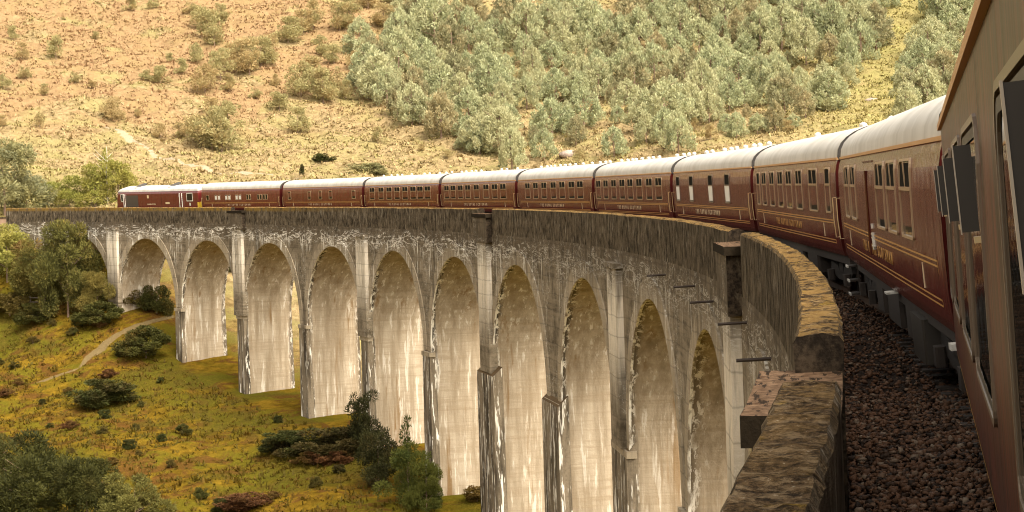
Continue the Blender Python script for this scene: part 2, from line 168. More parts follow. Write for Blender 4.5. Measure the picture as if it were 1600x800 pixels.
# ---------------------------------------------------------------- materials
def concrete(kind):
    def fn(t):
        v=t.attr('arc'); s=t.sep(v); z=s[2]
        big=t.noise(t.scale(v,(.35,.35,.25)),1,4,.6)
        med=t.noise(t.scale(v,(1.1,1.1,.9)),1,5,.7)
        board=t.noise(t.scale(v,(.22,.22,3.4)),1,4,.65)
        fine=t.noise(t.scale(v,(6,6,6)),1,4,.75)
        streak=t.noise(t.scale(v,(1.3,1.3,.14)),1,5,.7)
        thin=t.noise(t.scale(v,(3.2,3.2,1.1)),1,5,.74,.5)
        drp=t.noise(t.scale(v,(3.4,3.4,.33)),1,4,.62,.3)
        wob=t.math('ADD',z,t.math('MULTIPLY',t.math('SUBTRACT',big,.5),3.0))
        wob2=t.math('ADD',wob,t.math('MULTIPLY',t.math('SUBTRACT',thin,.5),2.4))
        seam=t.math('ABSOLUTE',t.math('SUBTRACT',t.math('FRACT',t.math('ADD',t.math('MULTIPLY',z,1.05),t.math('MULTIPLY',med,.25))),.5))
        seam=t.ramp(seam,.06,.0)
        white=(.86,.80,.69)
        if kind in('face','pilaster','ring'):
            c=t.mix(t.ramp(med,.3,.7),(.10,.078,.05),(.28,.225,.155))
            c=t.mix(t.math('MULTIPLY',t.ramp(board,.45,.65),.6),c,t.mix(big,(.20,.155,.105),(.36,.29,.20)))
            c=t.mix(t.math('MULTIPLY',t.ramp(fine,.5,.75),.4),c,(.42,.34,.24))
            if kind=='pilaster': c=t.mix(t.math('MULTIPLY',t.ramp(streak,.30,.50),t.ramp(z,-8.5,-3.5)),c,(.70,.61,.48))
            if kind=='ring': c=t.mix(t.math('MULTIPLY',t.ramp(streak,.3,.6),.75),c,(.40,.325,.225))
            # dark lichen below the parapet
            top=t.ramp(wob2,-3.2,-.9)
            c=t.mix(t.math('MULTIPLY',top,.72),c,t.mix(t.ramp(thin,.3,.7),(.022,.016,.010),(.14,.105,.07)))
            c=t.mix(t.math('MULTIPLY',seam,.35),c,(.05,.038,.026))
            # lime drips hanging from the drainage line
            band=t.math('MULTIPLY',t.ramp(wob,-1.0,-1.5),t.ramp(wob2,-6.2,-2.4))
            drip=t.math('MULTIPLY',t.math('MULTIPLY',t.ramp(drp,.575,.63),band),t.ramp(big,.40,.52))
            far=t.ramp(s[0],90,160)
            drip=t.math('MULTIPLY',drip,t.math('ADD',.35,t.math('MULTIPLY',far,.65)))
            c=t.mix(drip,c,white)
            crack=t.noise(t.scale(v,(.45,.45,2.6)),1,4,.6,1.2)
            line=t.math('MULTIPLY',t.ramp(t.math('ABSOLUTE',t.math('SUBTRACT',crack,.5)),.03,.008),t.math('MULTIPLY',t.ramp(wob,-.7,-1.1),t.ramp(wob,-2.4,-1.7)))
            c=t.mix(t.math('MULTIPLY',line,t.math('ADD',.3,t.math('MULTIPLY',far,.6))),c,white)
            crk2=t.noise(t.scale(v,(.9,.9,.9)),1,3,.6,2.)
            l2=t.math('MULTIPLY',t.ramp(t.math('ABSOLUTE',t.math('SUBTRACT',crk2,.47)),.010,.004),t.ramp(big,.46,.56))
            c=t.mix(t.math('MULTIPLY',l2,.45),c,white)
            stain=t.ramp(t.noise(t.scale(v,(.8,.8,.09)),1,4,.65),.54,.70)
            c=t.mix(t.math('MULTIPLY',stain,.6),c,(.042,.032,.022))
        elif kind=='pier':
            c=t.mix(t.ramp(streak,.3,.7),(.25,.19,.122),(.45,.37,.268))
            c=t.mix(t.math('MULTIPLY',t.ramp(board,.47,.62),.55),c,(.30,.23,.15))
            c=t.mix(t.math('MULTIPLY',t.ramp(t.noise(t.scale(v,(.9,.9,.06)),1,4,.7),.56,.68),.85),c,(.20,.115,.045))
            c=t.mix(t.math('MULTIPLY',seam,.28),c,(.25,.18,.11))
            c=t.mix(t.math('MULTIPLY',t.ramp(drp,.55,.60),t.math('MULTIPLY',t.ramp(streak,.46,.58),.6)),c,(.68,.62,.52))
            c=t.mix(t.math('MULTIPLY',t.ramp(fine,.52,.75),.4),c,(.28,.2,.12))
            soff=t.ramp(wob,-8.0,-5.0)  # painted shade: colour darkens up into the soffit
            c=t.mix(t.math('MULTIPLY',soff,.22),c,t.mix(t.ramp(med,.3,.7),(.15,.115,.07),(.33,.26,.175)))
            c=t.mix(t.math('MULTIPLY',t.math('MULTIPLY',soff,t.ramp(t.noise(t.scale(v,(.7,3.,1.2)),1,4,.7),.60,.66)),.5),c,white)
            # black algae and lime along the valley edge of each pier
            edge=t.math('ADD',s[1],t.math('MULTIPLY',t.math('SUBTRACT',streak,.5),1.8))
            c=t.mix(t.math('MULTIPLY',t.ramp(edge,2.55,2.95),.9),c,t.mix(t.ramp(thin,.5,.57),(.035,.026,.018),(.80,.74,.63)))
            edge2=t.math('ADD',s[1],t.math('MULTIPLY',t.math('SUBTRACT',streak,.5),-1.2))
            c=t.mix(t.math('MULTIPLY',t.ramp(edge2,-1.55,-1.9),.75),c,t.mix(t.ramp(thin,.5,.57),(.06,.045,.03),(.6,.54,.45)))
            # near arches are browner and darker
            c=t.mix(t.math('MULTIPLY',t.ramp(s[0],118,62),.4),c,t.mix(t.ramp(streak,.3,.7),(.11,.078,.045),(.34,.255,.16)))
        elif kind=='base':
            c=t.mix(t.ramp(streak,.35,.6),(.045,.035,.024),(.24,.19,.13))
            c=t.mix(t.math('MULTIPLY',t.ramp(fine,.45,.7),.5),c,(.10,.077,.05))
            c=t.mix(t.ramp(t.noise(t.scale(v,(3.2,3.2,.35)),1,4,.7,.4),.56,.61),c,(.82,.76,.65))
        else: # refuge box and parapet ends: shade painted in as near-black colour
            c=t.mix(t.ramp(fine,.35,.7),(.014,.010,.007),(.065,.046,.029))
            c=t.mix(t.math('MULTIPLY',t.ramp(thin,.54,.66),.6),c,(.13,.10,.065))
        h=t.math('ADD',t.math('MULTIPLY',board,.6),t.math('ADD',t.math('MULTIPLY',fine,.5),t.math('MULTIPLY',med,.5)))
        return {'Base Color':c,'Roughness':.9,'Normal':t.bump(h,.7,.06),'Specular IOR Level':.08}
    return material('concrete_'+kind,fn)
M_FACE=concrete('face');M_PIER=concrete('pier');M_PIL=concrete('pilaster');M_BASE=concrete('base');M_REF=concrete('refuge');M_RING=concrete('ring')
M_RIM=material('limed_rim',lambda t:{'Base Color':t.mix(t.ramp(t.noise(t.scale(t.attr('arc'),(2.5,2.5,.8)),1,4,.7),.42,.58),(.20,.155,.105),(.74,.68,.57))},rough=.9)
def f_parapet(t):
    v=t.attr('arc');n=t.sep(t.geo('Normal'))
    a=t.noise(t.scale(v,(3,3,3)),1,5,.7);b=t.noise(t.scale(v,(1.2,2,1)),1,3,.6);f=t.noise(t.scale(v,(14,14,14)),1,4,.75)
    s=t.sep(v)
    thin=t.noise(t.scale(v,(4.,4.,1.1)),1,5,.72,.4)
    bl=t.noise(t.scale(v,(2.2,2.2,1.6)),1,5,.75)
    side=t.mix(t.ramp(t.math('ADD',t.math('MULTIPLY',thin,.3),t.math('MULTIPLY',bl,.7)),.36,.64),(.026,.019,.012),(.17,.132,.088))
    side=t.mix(t.math('MULTIPLY',t.ramp(t.noise(t.scale(v,(6,6,.7)),1,4,.65),.585,.64),.6),side,(.50,.43,.33))
    g=t.noise(t.scale(v,(7,5,5)),1,5,.75)
    top=t.mix(t.ramp(f,.38,.62),(.016,.010,.005),(.10,.062,.03))
    top=t.mix(t.math('MULTIPLY',t.ramp(g,.50,.60),.75),top,t.mix(t.ramp(s[0],10,30),(.20,.14,.08),(.40,.26,.11)))
    gold=t.math('MULTIPLY',t.ramp(a,.43,.56),t.ramp(s[0],6,22))
    top=t.mix(t.math('MULTIPLY',gold,.8),top,t.mix(f,(.20,.105,.03),(.40,.255,.09)))
    top=t.mix(t.math('MULTIPLY',t.math('MULTIPLY',t.ramp(b,.60,.70),t.ramp(g,.42,.60)),.6),top,(.36,.22,.015))
    top=t.mix(t.math('MULTIPLY',t.ramp(f,.63,.70),.7),top,(.42,.36,.27))
    far=t.math('MULTIPLY',t.ramp(s[0],150,190),t.ramp(s[2],.75,1.05))
    side=t.mix(t.math('MULTIPLY',far,t.ramp(b,.3,.6)),side,(.24,.145,.03))
    c=t.mix(t.ramp(n[2],.3,.75),side,top)
    return {'Base Color':c,'Roughness':.95,'Normal':t.bump(t.math('ADD',f,g),1.,.07),'Specular IOR Level':.05}
M_PAR=material('parapet_lichen',f_parapet)
def f_slab(t):
    v=t.attr('arc');f=t.noise(t.scale(v,(9,9,9)),1,4,.7);g=t.noise(t.scale(v,(2.5,14,2)),1,3,.6)
    c=t.mix(t.ramp(f,.3,.7),(.075,.042,.023),(.20,.125,.075)); c=t.mix(t.ramp(g,.53,.60),c,(.028,.018,.011))
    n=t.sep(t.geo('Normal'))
    c=t.mix(t.ramp(n[2],.4,.8),t.mix(f,(.008,.006,.004),(.035,.025,.015)),c)  # upright sides painted dark in place of shade
    return {'Base Color':c,'Roughness':.9,'Normal':t.bump(f,.7,.03),'Specular IOR Level':.05}
M_SLAB=material('refuge_slab',f_slab)
def f_ballast(t):
    v=t.objc();f=t.noise(v,16,4,.8);g=t.noise(v,3,3,.6)
    c=t.mix(t.ramp(f,.35,.65),(.010,.007,.005),(.05,.03,.02));c=t.mix(t.ramp(g,.5,.7),c,(.03,.014,.008))
    return {'Base Color':c,'Roughness':.9,'Normal':t.bump(f,1,.06),'Specular IOR Level':.1}
M_BALL=material('ballast_bed',f_ballast)
def f_stone(t):
    r=t.attr('tint','Fac')
    c=t.mix(t.ramp(r,0,.6),(.020,.011,.006),(.12,.058,.030)); c=t.mix(t.ramp(r,.86,1),c,(.20,.145,.10))
    return {'Base Color':c,'Roughness':.7,'Specular IOR Level':.25}
M_STONE=material('ballast_stone',f_stone)
def f_paint(dark=1.0,rip=1.0):
    def fn(t):
        v=t.objc();n=t.noise(t.scale(v,(4.5,4.5,.8)),1,2,.5);n2=t.noise(t.scale(v,(16,16,1.6)),1,2,.5);d=t.noise(t.scale(v,(2,2,.6)),1,4,.6)
        c=t.mix(d,(.095*dark,.012*dark,.011*dark),(.140*dark,.023*dark,.019*dark))
        z=t.sep(v)[2]
        dirt=t.math('MULTIPLY',t.ramp(t.math('ADD',z,t.math('MULTIPLY',d,.5)),1.75,1.15),.5)
        c=t.mix(dirt,c,(.06,.03,.02))
        h=t.math('ADD',n,t.math('MULTIPLY',n2,.3))
        return {'Base Color':c,'Roughness':t.math('ADD',.14,t.math('MULTIPLY',d,.14)),'Normal':t.bump(h,1.0*rip,.03),'Specular IOR Level':.30}
    return fn
M_PAINT=material('claret_paint',f_paint()); M_PAINT_NEAR=material('weathered_claret',lambda t:{**f_paint(.7,.5)(t),'Roughness':.38,'Specular IOR Level':.22,'Base Color':t.mix(t.ramp(t.noise(t.scale(t.objc(),(9,9,.7)),1,4,.7),.40,.62),t.mix(t.noise(t.objc(),7,4,.7),(.014,.009,.006),(.055,.032,.020)),t.mix(t.noise(t.objc(),11,4,.7),(.08,.016,.010),(.19,.05,.03)))})
M_PAINT_END=material('dark_claret_end',f_paint(.45),)
def f_glass(t):
    v=t.objc();n=t.noise(t.scale(v,(1.5,1.5,1)),1,2,.5)
    return {'Base Color':(.012,.012,.008,1),'Roughness':.03,'Normal':t.bump(n,.10,.03),'Specular IOR Level':.3,'IOR':1.22}
M_GLASS=material('dark_window_glass',f_glass)
M_SASH=material('dark_grey_sash',col=(.040,.032,.025),rough=.5);M_EDGE=material('pale_edge',col=(.50,.42,.33),rough=.5);M_VENT=material('dark_open_vent',col=(.018,.016,.012),rough=.9,Specular_IOR_Level=.02)
M_BLIND=material('cream_blind',col=(.78,.74,.66),rough=.8)
M_FRAME=material('brass_brown_window_frame',col=(.40,.27,.16),rough=.4,Metallic=.2)
M_FRAMEP=material('pale_window_frame',col=(.20,.145,.10),rough=.35,Metallic=.3)
M_GOLD=material('gold_lining',col=(.52,.27,.07),rough=.45)
M_LETTER=material('gold_lettering',col=(.66,.52,.32),rough=.5)
M_WHITE=material('white_paint',lambda t:{'Base Color':t.mix(t.ramp(t.noise(t.objc(),9,3,.6),.4,.7),(.72,.68,.6),(.45,.4,.33))},rough=.6)
M_ORANGE=material('cantrail_orange',col=(.60,.33,.14),rough=.5)
def f_roof(t):
    v=t.objc();a=t.noise(t.scale(v,(1.4,.5,.5)),1,4,.6);b=t.noise(v,.5,2,.5)
    c=t.mix(t.ramp(a,.3,.75),(.58,.545,.49),(.43,.395,.34)); c=t.mix(t.math('MULTIPLY',t.ramp(b,.5,.75),.3),c,(.40,.35,.29))
    return {'Base Color':c,'Roughness':.55,'Normal':t.bump(a,.15,.02)}
M_ROOF=material('off_white_roof',f_roof)
M_BLACK=material('sooty_black',lambda t:{'Base Color':t.mix(t.noise(t.objc(),5,4,.6),(.012,.010,.008),(.045,.034,.026))},rough=.7)
M_UNDER=material('brown_underframe',lambda t:{'Base Color':t.mix(t.noise(t.objc(),4,4,.6),(.020,.014,.010),(.06,.042,.03))},rough=.75)
M_GREYBOX=material('brown_grey_box',col=(.045,.035,.025),rough=.6)
M_RAIL=material('rusty_rail',lambda t:{'Base Color':t.mix(t.noise(t.objc(),6,3,.6),(.07,.035,.02),(.16,.09,.05))},rough=.5,Metallic=.6)
M_WOOD=material('weathered_timber',lambda t:{'Base Color':t.mix(t.noise(t.scale(t.objc(),(2,20,20)),1,3,.6),(.10,.075,.055),(.30,.24,.18))},rough=.9)
M_YELLOW=material('yellow_end_paint',col=(.70,.45,.03),rough=.4)
M_SILVER=material('silver_stripe',col=(.62,.60,.58),rough=.4)
M_GRILLE=material('dark_grille',lambda t:{'Base Color':t.mix(t.ramp(t.math('FRACT',t.math('MULTIPLY',t.sep(t.objc())[2],9)),.3,.6),(.02,.018,.016),(.07,.055,.045))},rough=.5)
M_IRON=material('rusty_iron',col=(.035,.022,.015),rough=.8)
def f_ground(t):
    v=t.geo('Position')
    hill=t.attr('hill','Fac');path=t.attr('path','Fac');brk=t.attr('bracken','Fac');grn=t.attr('green','Fac')
    a=t.noise(v,.9,5,.7);b=t.noise(v,.16,4,.6);c3=t.noise(v,.05,3,.6);f=t.noise(v,3.5,4,.75)
    h=t.mix(t.ramp(a,.3,.7),(.15,.106,.05),(.365,.27,.14))
    h=t.mix(t.math('MULTIPLY',t.ramp(b,.45,.60),.6),h,(.25,.215,.085))
    h=t.mix(t.math('MULTIPLY',t.ramp(t.math('MULTIPLY',brk,t.ramp(t.noise(v,.075,4,.65),.36,.54)),.1,.6),.58),h,t.mix(f,(.17,.095,.045),(.35,.215,.115)))
    h=t.mix(t.math('MULTIPLY',grn,.7),h,t.mix(f,(.20,.18,.055),(.33,.295,.11)))
    h=t.mix(t.math('MULTIPLY',t.ramp(a,.56,.70),.45),h,(.18,.11,.06))
    h=t.mix(t.math('MULTIPLY',t.ramp(f,.56,.72),.4),h,(.14,.09,.05))
    m2=t.noise(v,.34,5,.7,.6)
    va=t.mix(t.ramp(a,.3,.7),(.080,.048,.006),(.195,.118,.013))
    va=t.mix(t.ramp(b,.44,.58),va,t.mix(f,(.065,.055,.006),(.15,.115,.013)))
    va=t.mix(t.math('MULTIPLY',t.ramp(m2,.49,.58),.85),va,t.mix(f,(.04,.02,.007),(.15,.068,.018)))
    va=t.mix(t.math('MULTIPLY',t.ramp(c3,.50,.60),.7),va,t.mix(f,(.034,.035,.006),(.11,.095,.013)))
    va=t.mix(t.math('MULTIPLY',t.ramp(f,.6,.75),.35),va,(.30,.19,.04))
    c=t.mix(hill,va,h)
    pth=t.ramp(t.math('ADD',path,t.math('MULTIPLY',t.math('SUBTRACT',a,.5),.9)),.4,.62)
    c=t.mix(pth,c,t.mix(hill,t.mix(f,(.12,.082,.034),(.20,.145,.07)),t.mix(f,(.25,.19,.12),(.40,.33,.23))))
    return {'Base Color':c,'Roughness':1,'Normal':t.bump(t.math('ADD',a,f),.8,.25),'Specular IOR Level':0}
M_GROUND=material('moor_ground',f_ground)
def f_leaf(c1,c2,c3,mixt=.25):
    def fn(t):
        v=t.geo('Position');o=t.new('ShaderNodeObjectInfo').outputs['Random']
        a=t.noise(v,.45,3,.6);r=t.attr('tint','Fac')
        c=t.mix(r,c1,c2); c=t.mix(t.math('MULTIPLY',t.ramp(t.math('ADD',a,t.math('MULTIPLY',o,.35)),.55,.85),.8),c,c3)
        return {'Base Color':c,'Roughness':.75,'Specular IOR Level':.2}
    m=material('leaf',fn)
    t=NT(m);b=m.node_tree.nodes['Principled BSDF'];out=[n for n in m.node_tree.nodes if n.type=='OUTPUT_MATERIAL'][0]
    tr=t.new('ShaderNodeBsdfTranslucent'); t.l.new(b.inputs['Base Color'].links[0].from_socket,tr.inputs[0])
    mx=t.new('ShaderNodeMixShader',{0:mixt,1:b.outputs[0],2:tr.outputs[0]}); t.l.new(mx.outputs[0],out.inputs[0])
    return m
M_PINE=f_leaf((.16,.178,.095),(.56,.57,.32),(.46,.43,.24),.35);M_PINEB=f_leaf((.15,.14,.07),(.42,.40,.22),(.42,.34,.18),.35);M_PINEB.name='tan_pine_needles'; M_PINE.name='pine_needles'
M_BIRCH=f_leaf((.24,.21,.09),(.50,.44,.21),(.42,.30,.14),.4); M_BIRCH.name='olive_leaves'
M_OAK=f_leaf((.014,.016,.003),(.075,.072,.014),(.085,.07,.016));M_OAKL=f_leaf((.03,.032,.008),(.17,.155,.035),(.20,.15,.035));M_OAKL.name='olive_dark_leaves'; M_OAK.name='dark_leaves'
M_OAK2=f_leaf((.016,.018,.005),(.058,.055,.014),(.07,.05,.016)); M_OAK2.name='blackish_leaves'
M_BRIGHT=f_leaf((.12,.125,.02),(.33,.32,.075),(.30,.26,.06)); M_BRIGHT.name='yellow_green_leaves'
M_WILLOW=f_leaf((.14,.145,.075),(.32,.31,.17),(.26,.23,.09)); M_WILLOW.name='grey_green_leaves'
M_LOW=f_leaf((.035,.036,.008),(.105,.10,.02),(.12,.08,.018)); M_LOW.name='scrub_leaves'
M_LOWP=f_leaf((.16,.17,.07),(.33,.33,.16),(.3,.26,.12)); M_LOWP.name='pale_scrub_leaves'
M_HEATH=f_leaf((.022,.026,.006),(.075,.078,.016),(.075,.048,.014)); M_HEATH.name='heather_leaves'
M_RUST=f_leaf((.12,.065,.02),(.24,.15,.05),(.2,.17,.04)); M_RUST.name='rust_leaves'
M_RUSTL=f_leaf((.06,.024,.01),(.17,.075,.025),(.15,.10,.02)); M_RUSTL.name='rust_bracken'
M_GREEN=f_leaf((.025,.04,.008),(.08,.095,.018),(.12,.12,.02)); M_GREEN.name='mid_green_leaves'
def f_brk(t):
    v=t.geo('Position');r=t.attr('tint','Fac');br=t.attr('bracken','Fac');gr=t.attr('green','Fac')
    b=t.noise(v,.13,4,.6);a=t.noise(v,.6,4,.7)
    c=t.mix(r,(.25,.183,.083),(.39,.295,.15))
    c=t.mix(t.math('MULTIPLY',t.ramp(b,.46,.60),.75),c,t.mix(r,(.17,.15,.045),(.35,.31,.115)))
    c=t.mix(t.math('MULTIPLY',t.ramp(t.math('MULTIPLY',br,t.ramp(t.noise(v,.075,4,.65),.36,.54)),.1,.6),.68),c,t.mix(r,(.26,.14,.075),(.39,.235,.135)))
    c=t.mix(t.math('MULTIPLY',gr,.6),c,t.mix(r,(.22,.20,.05),(.42,.38,.12)))
    c=t.mix(t.math('MULTIPLY',t.ramp(a,.56,.70),.4),c,(.22,.135,.075))
    return {'Base Color':c,'Roughness':.9,'Specular IOR Level':.1}
M_BRK=material('bracken_fronds',f_brk)
M_GRS=f_leaf((.075,.042,.005),(.19,.11,.013),(.10,.082,.010),.45); M_GRS.name='moor_grass'
M_BARK=material('bark',lambda t:{'Base Color':t.mix(t.noise(t.objc(),3,3,.6),(.14,.085,.055),(.30,.20,.14))},rough=.9)
M_BARKP=material('pale_bark',col=(.5,.45,.38),rough=.9)
M_ROCK=material('pinkish_grey_rock',lambda t:{'Base Color':t.mix(t.noise(t.objc(),2,4,.6),(.22,.15,.12),(.5,.4,.34)),'Normal':t.bump(t.noise(t.objc(),3,4,.7),.8,.2)},rough=.9)
M_WING=material('pink_sandstone',lambda t:{'Base Color':t.mix(t.noise(t.objc(),1.5,4,.6),(.36,.22,.14),(.55,.37,.26))},rough=.9)

# ---------------------------------------------------------------- terrain
CP=np.array(CTRL)
def _fit():
    n=len(CP);d=np.sqrt(((CP[:,None,:2]-CP[None,:,:2])**2).sum(-1))
    A=np.zeros((n+3,n+3));A[:n,:n]=d+np.eye(n)*1e-6;A[:n,n]=1;A[:n,n+1:]=CP[:,:2];A[n,:n]=1;A[n+1:,:n]=CP[:,:2].T
    return np.linalg.solve(A,np.concatenate([CP[:,2],[0,0,0]]))
CW=_fit()
def Zb(x,y):
    x=np.asarray(x,float);y=np.asarray(y,float);o=CW[-3]+CW[-2]*x+CW[-1]*y
    for i in range(len(CP)): o=o+CW[i]*np.sqrt((x-CP[i,0])**2+(y-CP[i,1])**2+16.)
    return o
def hillness(x,y):
    r=np.hypot(x+R0,y); return np.clip((r-(R0+2))/14,0,1)*np.clip((y-40)/60,0,1)
def Zt(x,y):
    x=np.asarray(x,float);y=np.asarray(y,float)
    h=hillness(x,y); r=np.hypot(x+R0,y); th=np.arctan2(y,x+R0)*R0
    near=np.clip((np.abs(r-R0)-4)/8,.25,1)
    near=np.where((th>244)&(np.abs(r-R0)<7),.04,near)
    n=fbm(x,y,14,2,3)*1.3+fbm(x,y,5.5,2,5)*.8+fbm(x,y,2.,2,9)*.4
    return Zb(x,y)+n*near*(.75+.35*h)
def nonuni(a,b,lo,hi,st,out):
    c=list(np.arange(a,b,st));s=st;p=a
    L=[]
    while p>lo: s*=1.35;p-=s;L.append(p)
    H=[];s=st;p=c[-1]
    while p<hi: s*=1.35;p+=s;H.append(p)
    return np.array(L[::-1]+c+H)
xs=nonuni(-300,130,-1500,1300,.75,0); ys=nonuni(95,455,-1200,1500,.75,0)
gx,gy=np.meshgrid(xs,ys); gz=Zt(gx,gy)
nx,ny=len(xs),len(ys); idx=np.arange(nx*ny).reshape(ny,nx)
F=np.stack([idx[:-1,:-1],idx[:-1,1:],idx[1:,1:],idx[1:,:-1]],-1).reshape(-1,4)
def dpath(x,y,pl):
    d=np.full(np.shape(x),1e9)
    for (ax,ay),(bx,by) in zip(pl[:-1],pl[1:]):
        t=np.clip(((x-ax)*(bx-ax)+(y-ay)*(by-ay))/((bx-ax)**2+(by-ay)**2),0,1);d=np.minimum(d,np.hypot(x-ax-t*(bx-ax),y-ay-t*(by-ay)))
    return d
def pathness(x,y):
    p=np.zeros(np.shape(x))
    for wd,pl in PATHS: p=np.maximum(p,np.clip(1-(dpath(x,y,pl)+fbm(x,y,3,2,61)*.5-wd*.3)/wd,0,1))
    return p
def az(x,y): return np.degrees(np.arctan2(-(x+1.98),y))   # left of +y
def brackenness(x,y):
    a=az(x,y);D=np.hypot(x,y)
    return np.clip((a-17)/5,0,1)*np.clip((D-335)/50,0,1)*.9+np.clip((a-13)/4,0,1)*.15
def greenness(x,y):
    a=az(x,y);D=np.hypot(x,y)
    return np.clip((7-a)/5,0,1)*.9+np.clip((a-26)/3,0,1)*np.clip((320-D)/25,0,1)*.5
co_=np.stack([gx,gy,gz],-1).reshape(-1,3)
me=mesh('ground',co_,F,M_GROUND,attrs={'hill':('FLOAT',hillness(gx,gy)),'path':('FLOAT',pathness(gx,gy)),'bracken':('FLOAT',brackenness(gx,gy)),'green':('FLOAT',greenness(gx,gy))},smooth=True)
tag(obj('ground',me),kind='structure')
GB=(co_.min(0),co_.max(0))
# ------------------------------------------------- bracken and grass growing on it
def tufts(name,pts,size,nbl,matl,label_cat,flat=.5,aspect=.3):
    n=len(pts);N=n*nbl
    base=np.repeat(pts,nbl,0);sz=np.repeat(size,nbl)*RNG.uniform(.6,1.3,N)
    a=RNG.uniform(0,2*np.pi,N);el=RNG.uniform(flat,1.35,N)
    d=np.stack([np.cos(a)*np.cos(el),np.sin(a)*np.cos(el),np.sin(el)],-1)
    sdv=np.stack([-np.sin(a),np.cos(a),RNG.uniform(-.4,.4,N)],-1)
    b=base+np.stack([RNG.normal(0,1,N),RNG.normal(0,1,N),np.zeros(N)],-1)*np.repeat(size,nbl)[:,None]*.35
    b[:,2]-=.05
    V=np.stack([b-sdv*sz[:,None]*aspect*.5,b+sdv*sz[:,None]*aspect*.5,b+d*sz[:,None]+sdv*sz[:,None]*aspect*.3,b+d*sz[:,None]-sdv*sz[:,None]*aspect*.3],1).reshape(-1,3)
    tint=np.repeat(np.clip(np.repeat(RNG.uniform(0,1,n),nbl)*.6+RNG.uniform(0,.4,N),0,1),4)
    at={'tint':('FLOAT',tint)}
    if name=='bracken': at['bracken']=('FLOAT',np.repeat(brackenness(base[:,0],base[:,1]),4));at['green']=('FLOAT',np.repeat(greenness(base[:,0],base[:,1]),4))
    me=mesh(name,V,np.arange(N*4).reshape(-1,4),matl,attrs=at)
    return tag(obj(name,me),kind='stuff')
def scatter(n,azlo,azhi,dlo,dhi,flt):
    a=np.radians(RNG.uniform(azlo,azhi,n));D=np.sqrt(RNG.uniform(dlo**2,dhi**2,n));x=-1.98-D*np.sin(a);y=D*np.cos(a)
    k=flt(x,y);x=x[k];y=y[k]
    return np.stack([x,y,Zt(x,y)],-1)
p=scatter(80000,-2,31,255,450,lambda x,y:(hillness(x,y)>.6)&(pathness(x,y)<.2)&(RNG.uniform(0,1,len(x))<.25+.75*vnoise(x/5,y/5,4))&(np.hypot(x+R0,y)>R0+6))
tufts('bracken',p,RNG.uniform(.22,.55,len(p)),5,M_BRK,'bracken',.0,.5)
p=scatter(42000,12,32,118,262,lambda x,y:(np.hypot(x+R0,y)<R0-4.5)&(pathness(x,y)<.15)&(RNG.uniform(0,1,len(x))<.2+.8*vnoise(x/4,y/4,8)))
tufts('moor_grass',p,RNG.uniform(.18,.42,len(p)),5,M_GRS,'grass',.0,.4)

# ---------------------------------------------------------------- viaduct
PI=math.pi
via=tag(empty('viaduct',loc=tuple(W(60,0,0))),'curved grey concrete railway viaduct with tall round arches carrying the train','viaduct')
bpy.context.view_layer.update()
def vp(o):
    if o.parent is None: o.parent=via; o.matrix_parent_inverse=via.matrix_world.inverted()
    return o
AR=[230.2,213.6,197.4,181.0,164.4,147.8,131.1,114.2,95.6,76.7,60.1,42.6,24.6,6.0,-11]
HS=7.4;SPR=-9.55;CRN=-2.15;TOPF=-.42;FI,FO=2.997,-2.05
PC=[(AR[i]+AR[i+1])/2 for i in range(len(AR)-1)]
edges=[AR[0]+9.2]+PC+[AR[-1]-8.5]
def grid_faces(n,m,off=0):
    return [(off+i*m+j,off+(i+1)*m+j,off+(i+1)*m+j+1,off+i*m+j+1) for i in range(n-1) for j in range(m-1)]
for i,sc in enumerate(AR):
    a,b=edges[i+1],edges[i]
    ss=sorted(set([a,b]+[sc-HS*math.cos(PI*k/36) for k in range(37)]))
    zl=[SPR+math.sqrt(max(HS*HS-(s-sc)**2,0)) if abs(s-sc)<HS+1e-6 else SPR for s in ss]
    A=[];Fc=[];mi=[]
    for off,m in ((FI,0),(FO,0)):
        n0=len(A)
        for s,z in zip(ss,zl): A+=[(s,off,z),(s,off,TOPF)]
        f=grid_faces(len(ss),2,n0); 
        if off>0: f=[t[::-1] for t in f]
        Fc+=f;mi+=[0]*len(f)
    n0=len(A)
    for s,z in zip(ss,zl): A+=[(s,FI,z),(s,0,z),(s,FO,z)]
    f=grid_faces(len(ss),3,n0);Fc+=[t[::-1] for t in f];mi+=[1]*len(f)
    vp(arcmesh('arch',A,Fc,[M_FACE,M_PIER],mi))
    # raised arch ring on both faces
    A=[];Fc=[];mi=[]
    n=41
    for k in range(n):
        t=PI*k/(n-1)
        for rr,oo in ((HS-.02,FI-.05),(HS-.02,FI+.07),(HS+.78,FI+.07),(HS+.78,FI-.05)):
            A.append((sc-rr*math.cos(t),oo,SPR+rr*math.sin(t)+(.12 if rr>HS else 0)))
    for k in range(n-1):
        for j in range(4): Fc.append((k*4+j,(k+1)*4+j,(k+1)*4+(j+1)%4,k*4+(j+1)%4));mi.append(1 if j==0 else 0)
    half=min(sc-a,b-sc)
    A=[(min(max(s,a+.03),b-.03),o,z) for s,o,z in A]
    vp(arcmesh('arch_ring',A,Fc,[M_RING,M_RIM],mi))
M_MOSS=material('moss_cap',lambda t:{'Base Color':t.mix(t.noise(t.scale(t.attr('arc'),(4,4,4)),1,4,.7),(.03,.018,.008),(.15,.085,.025))},rough=1)
BUTT={6:(2.2,.36),7:(2.25,.32),8:(2.1,.22)}
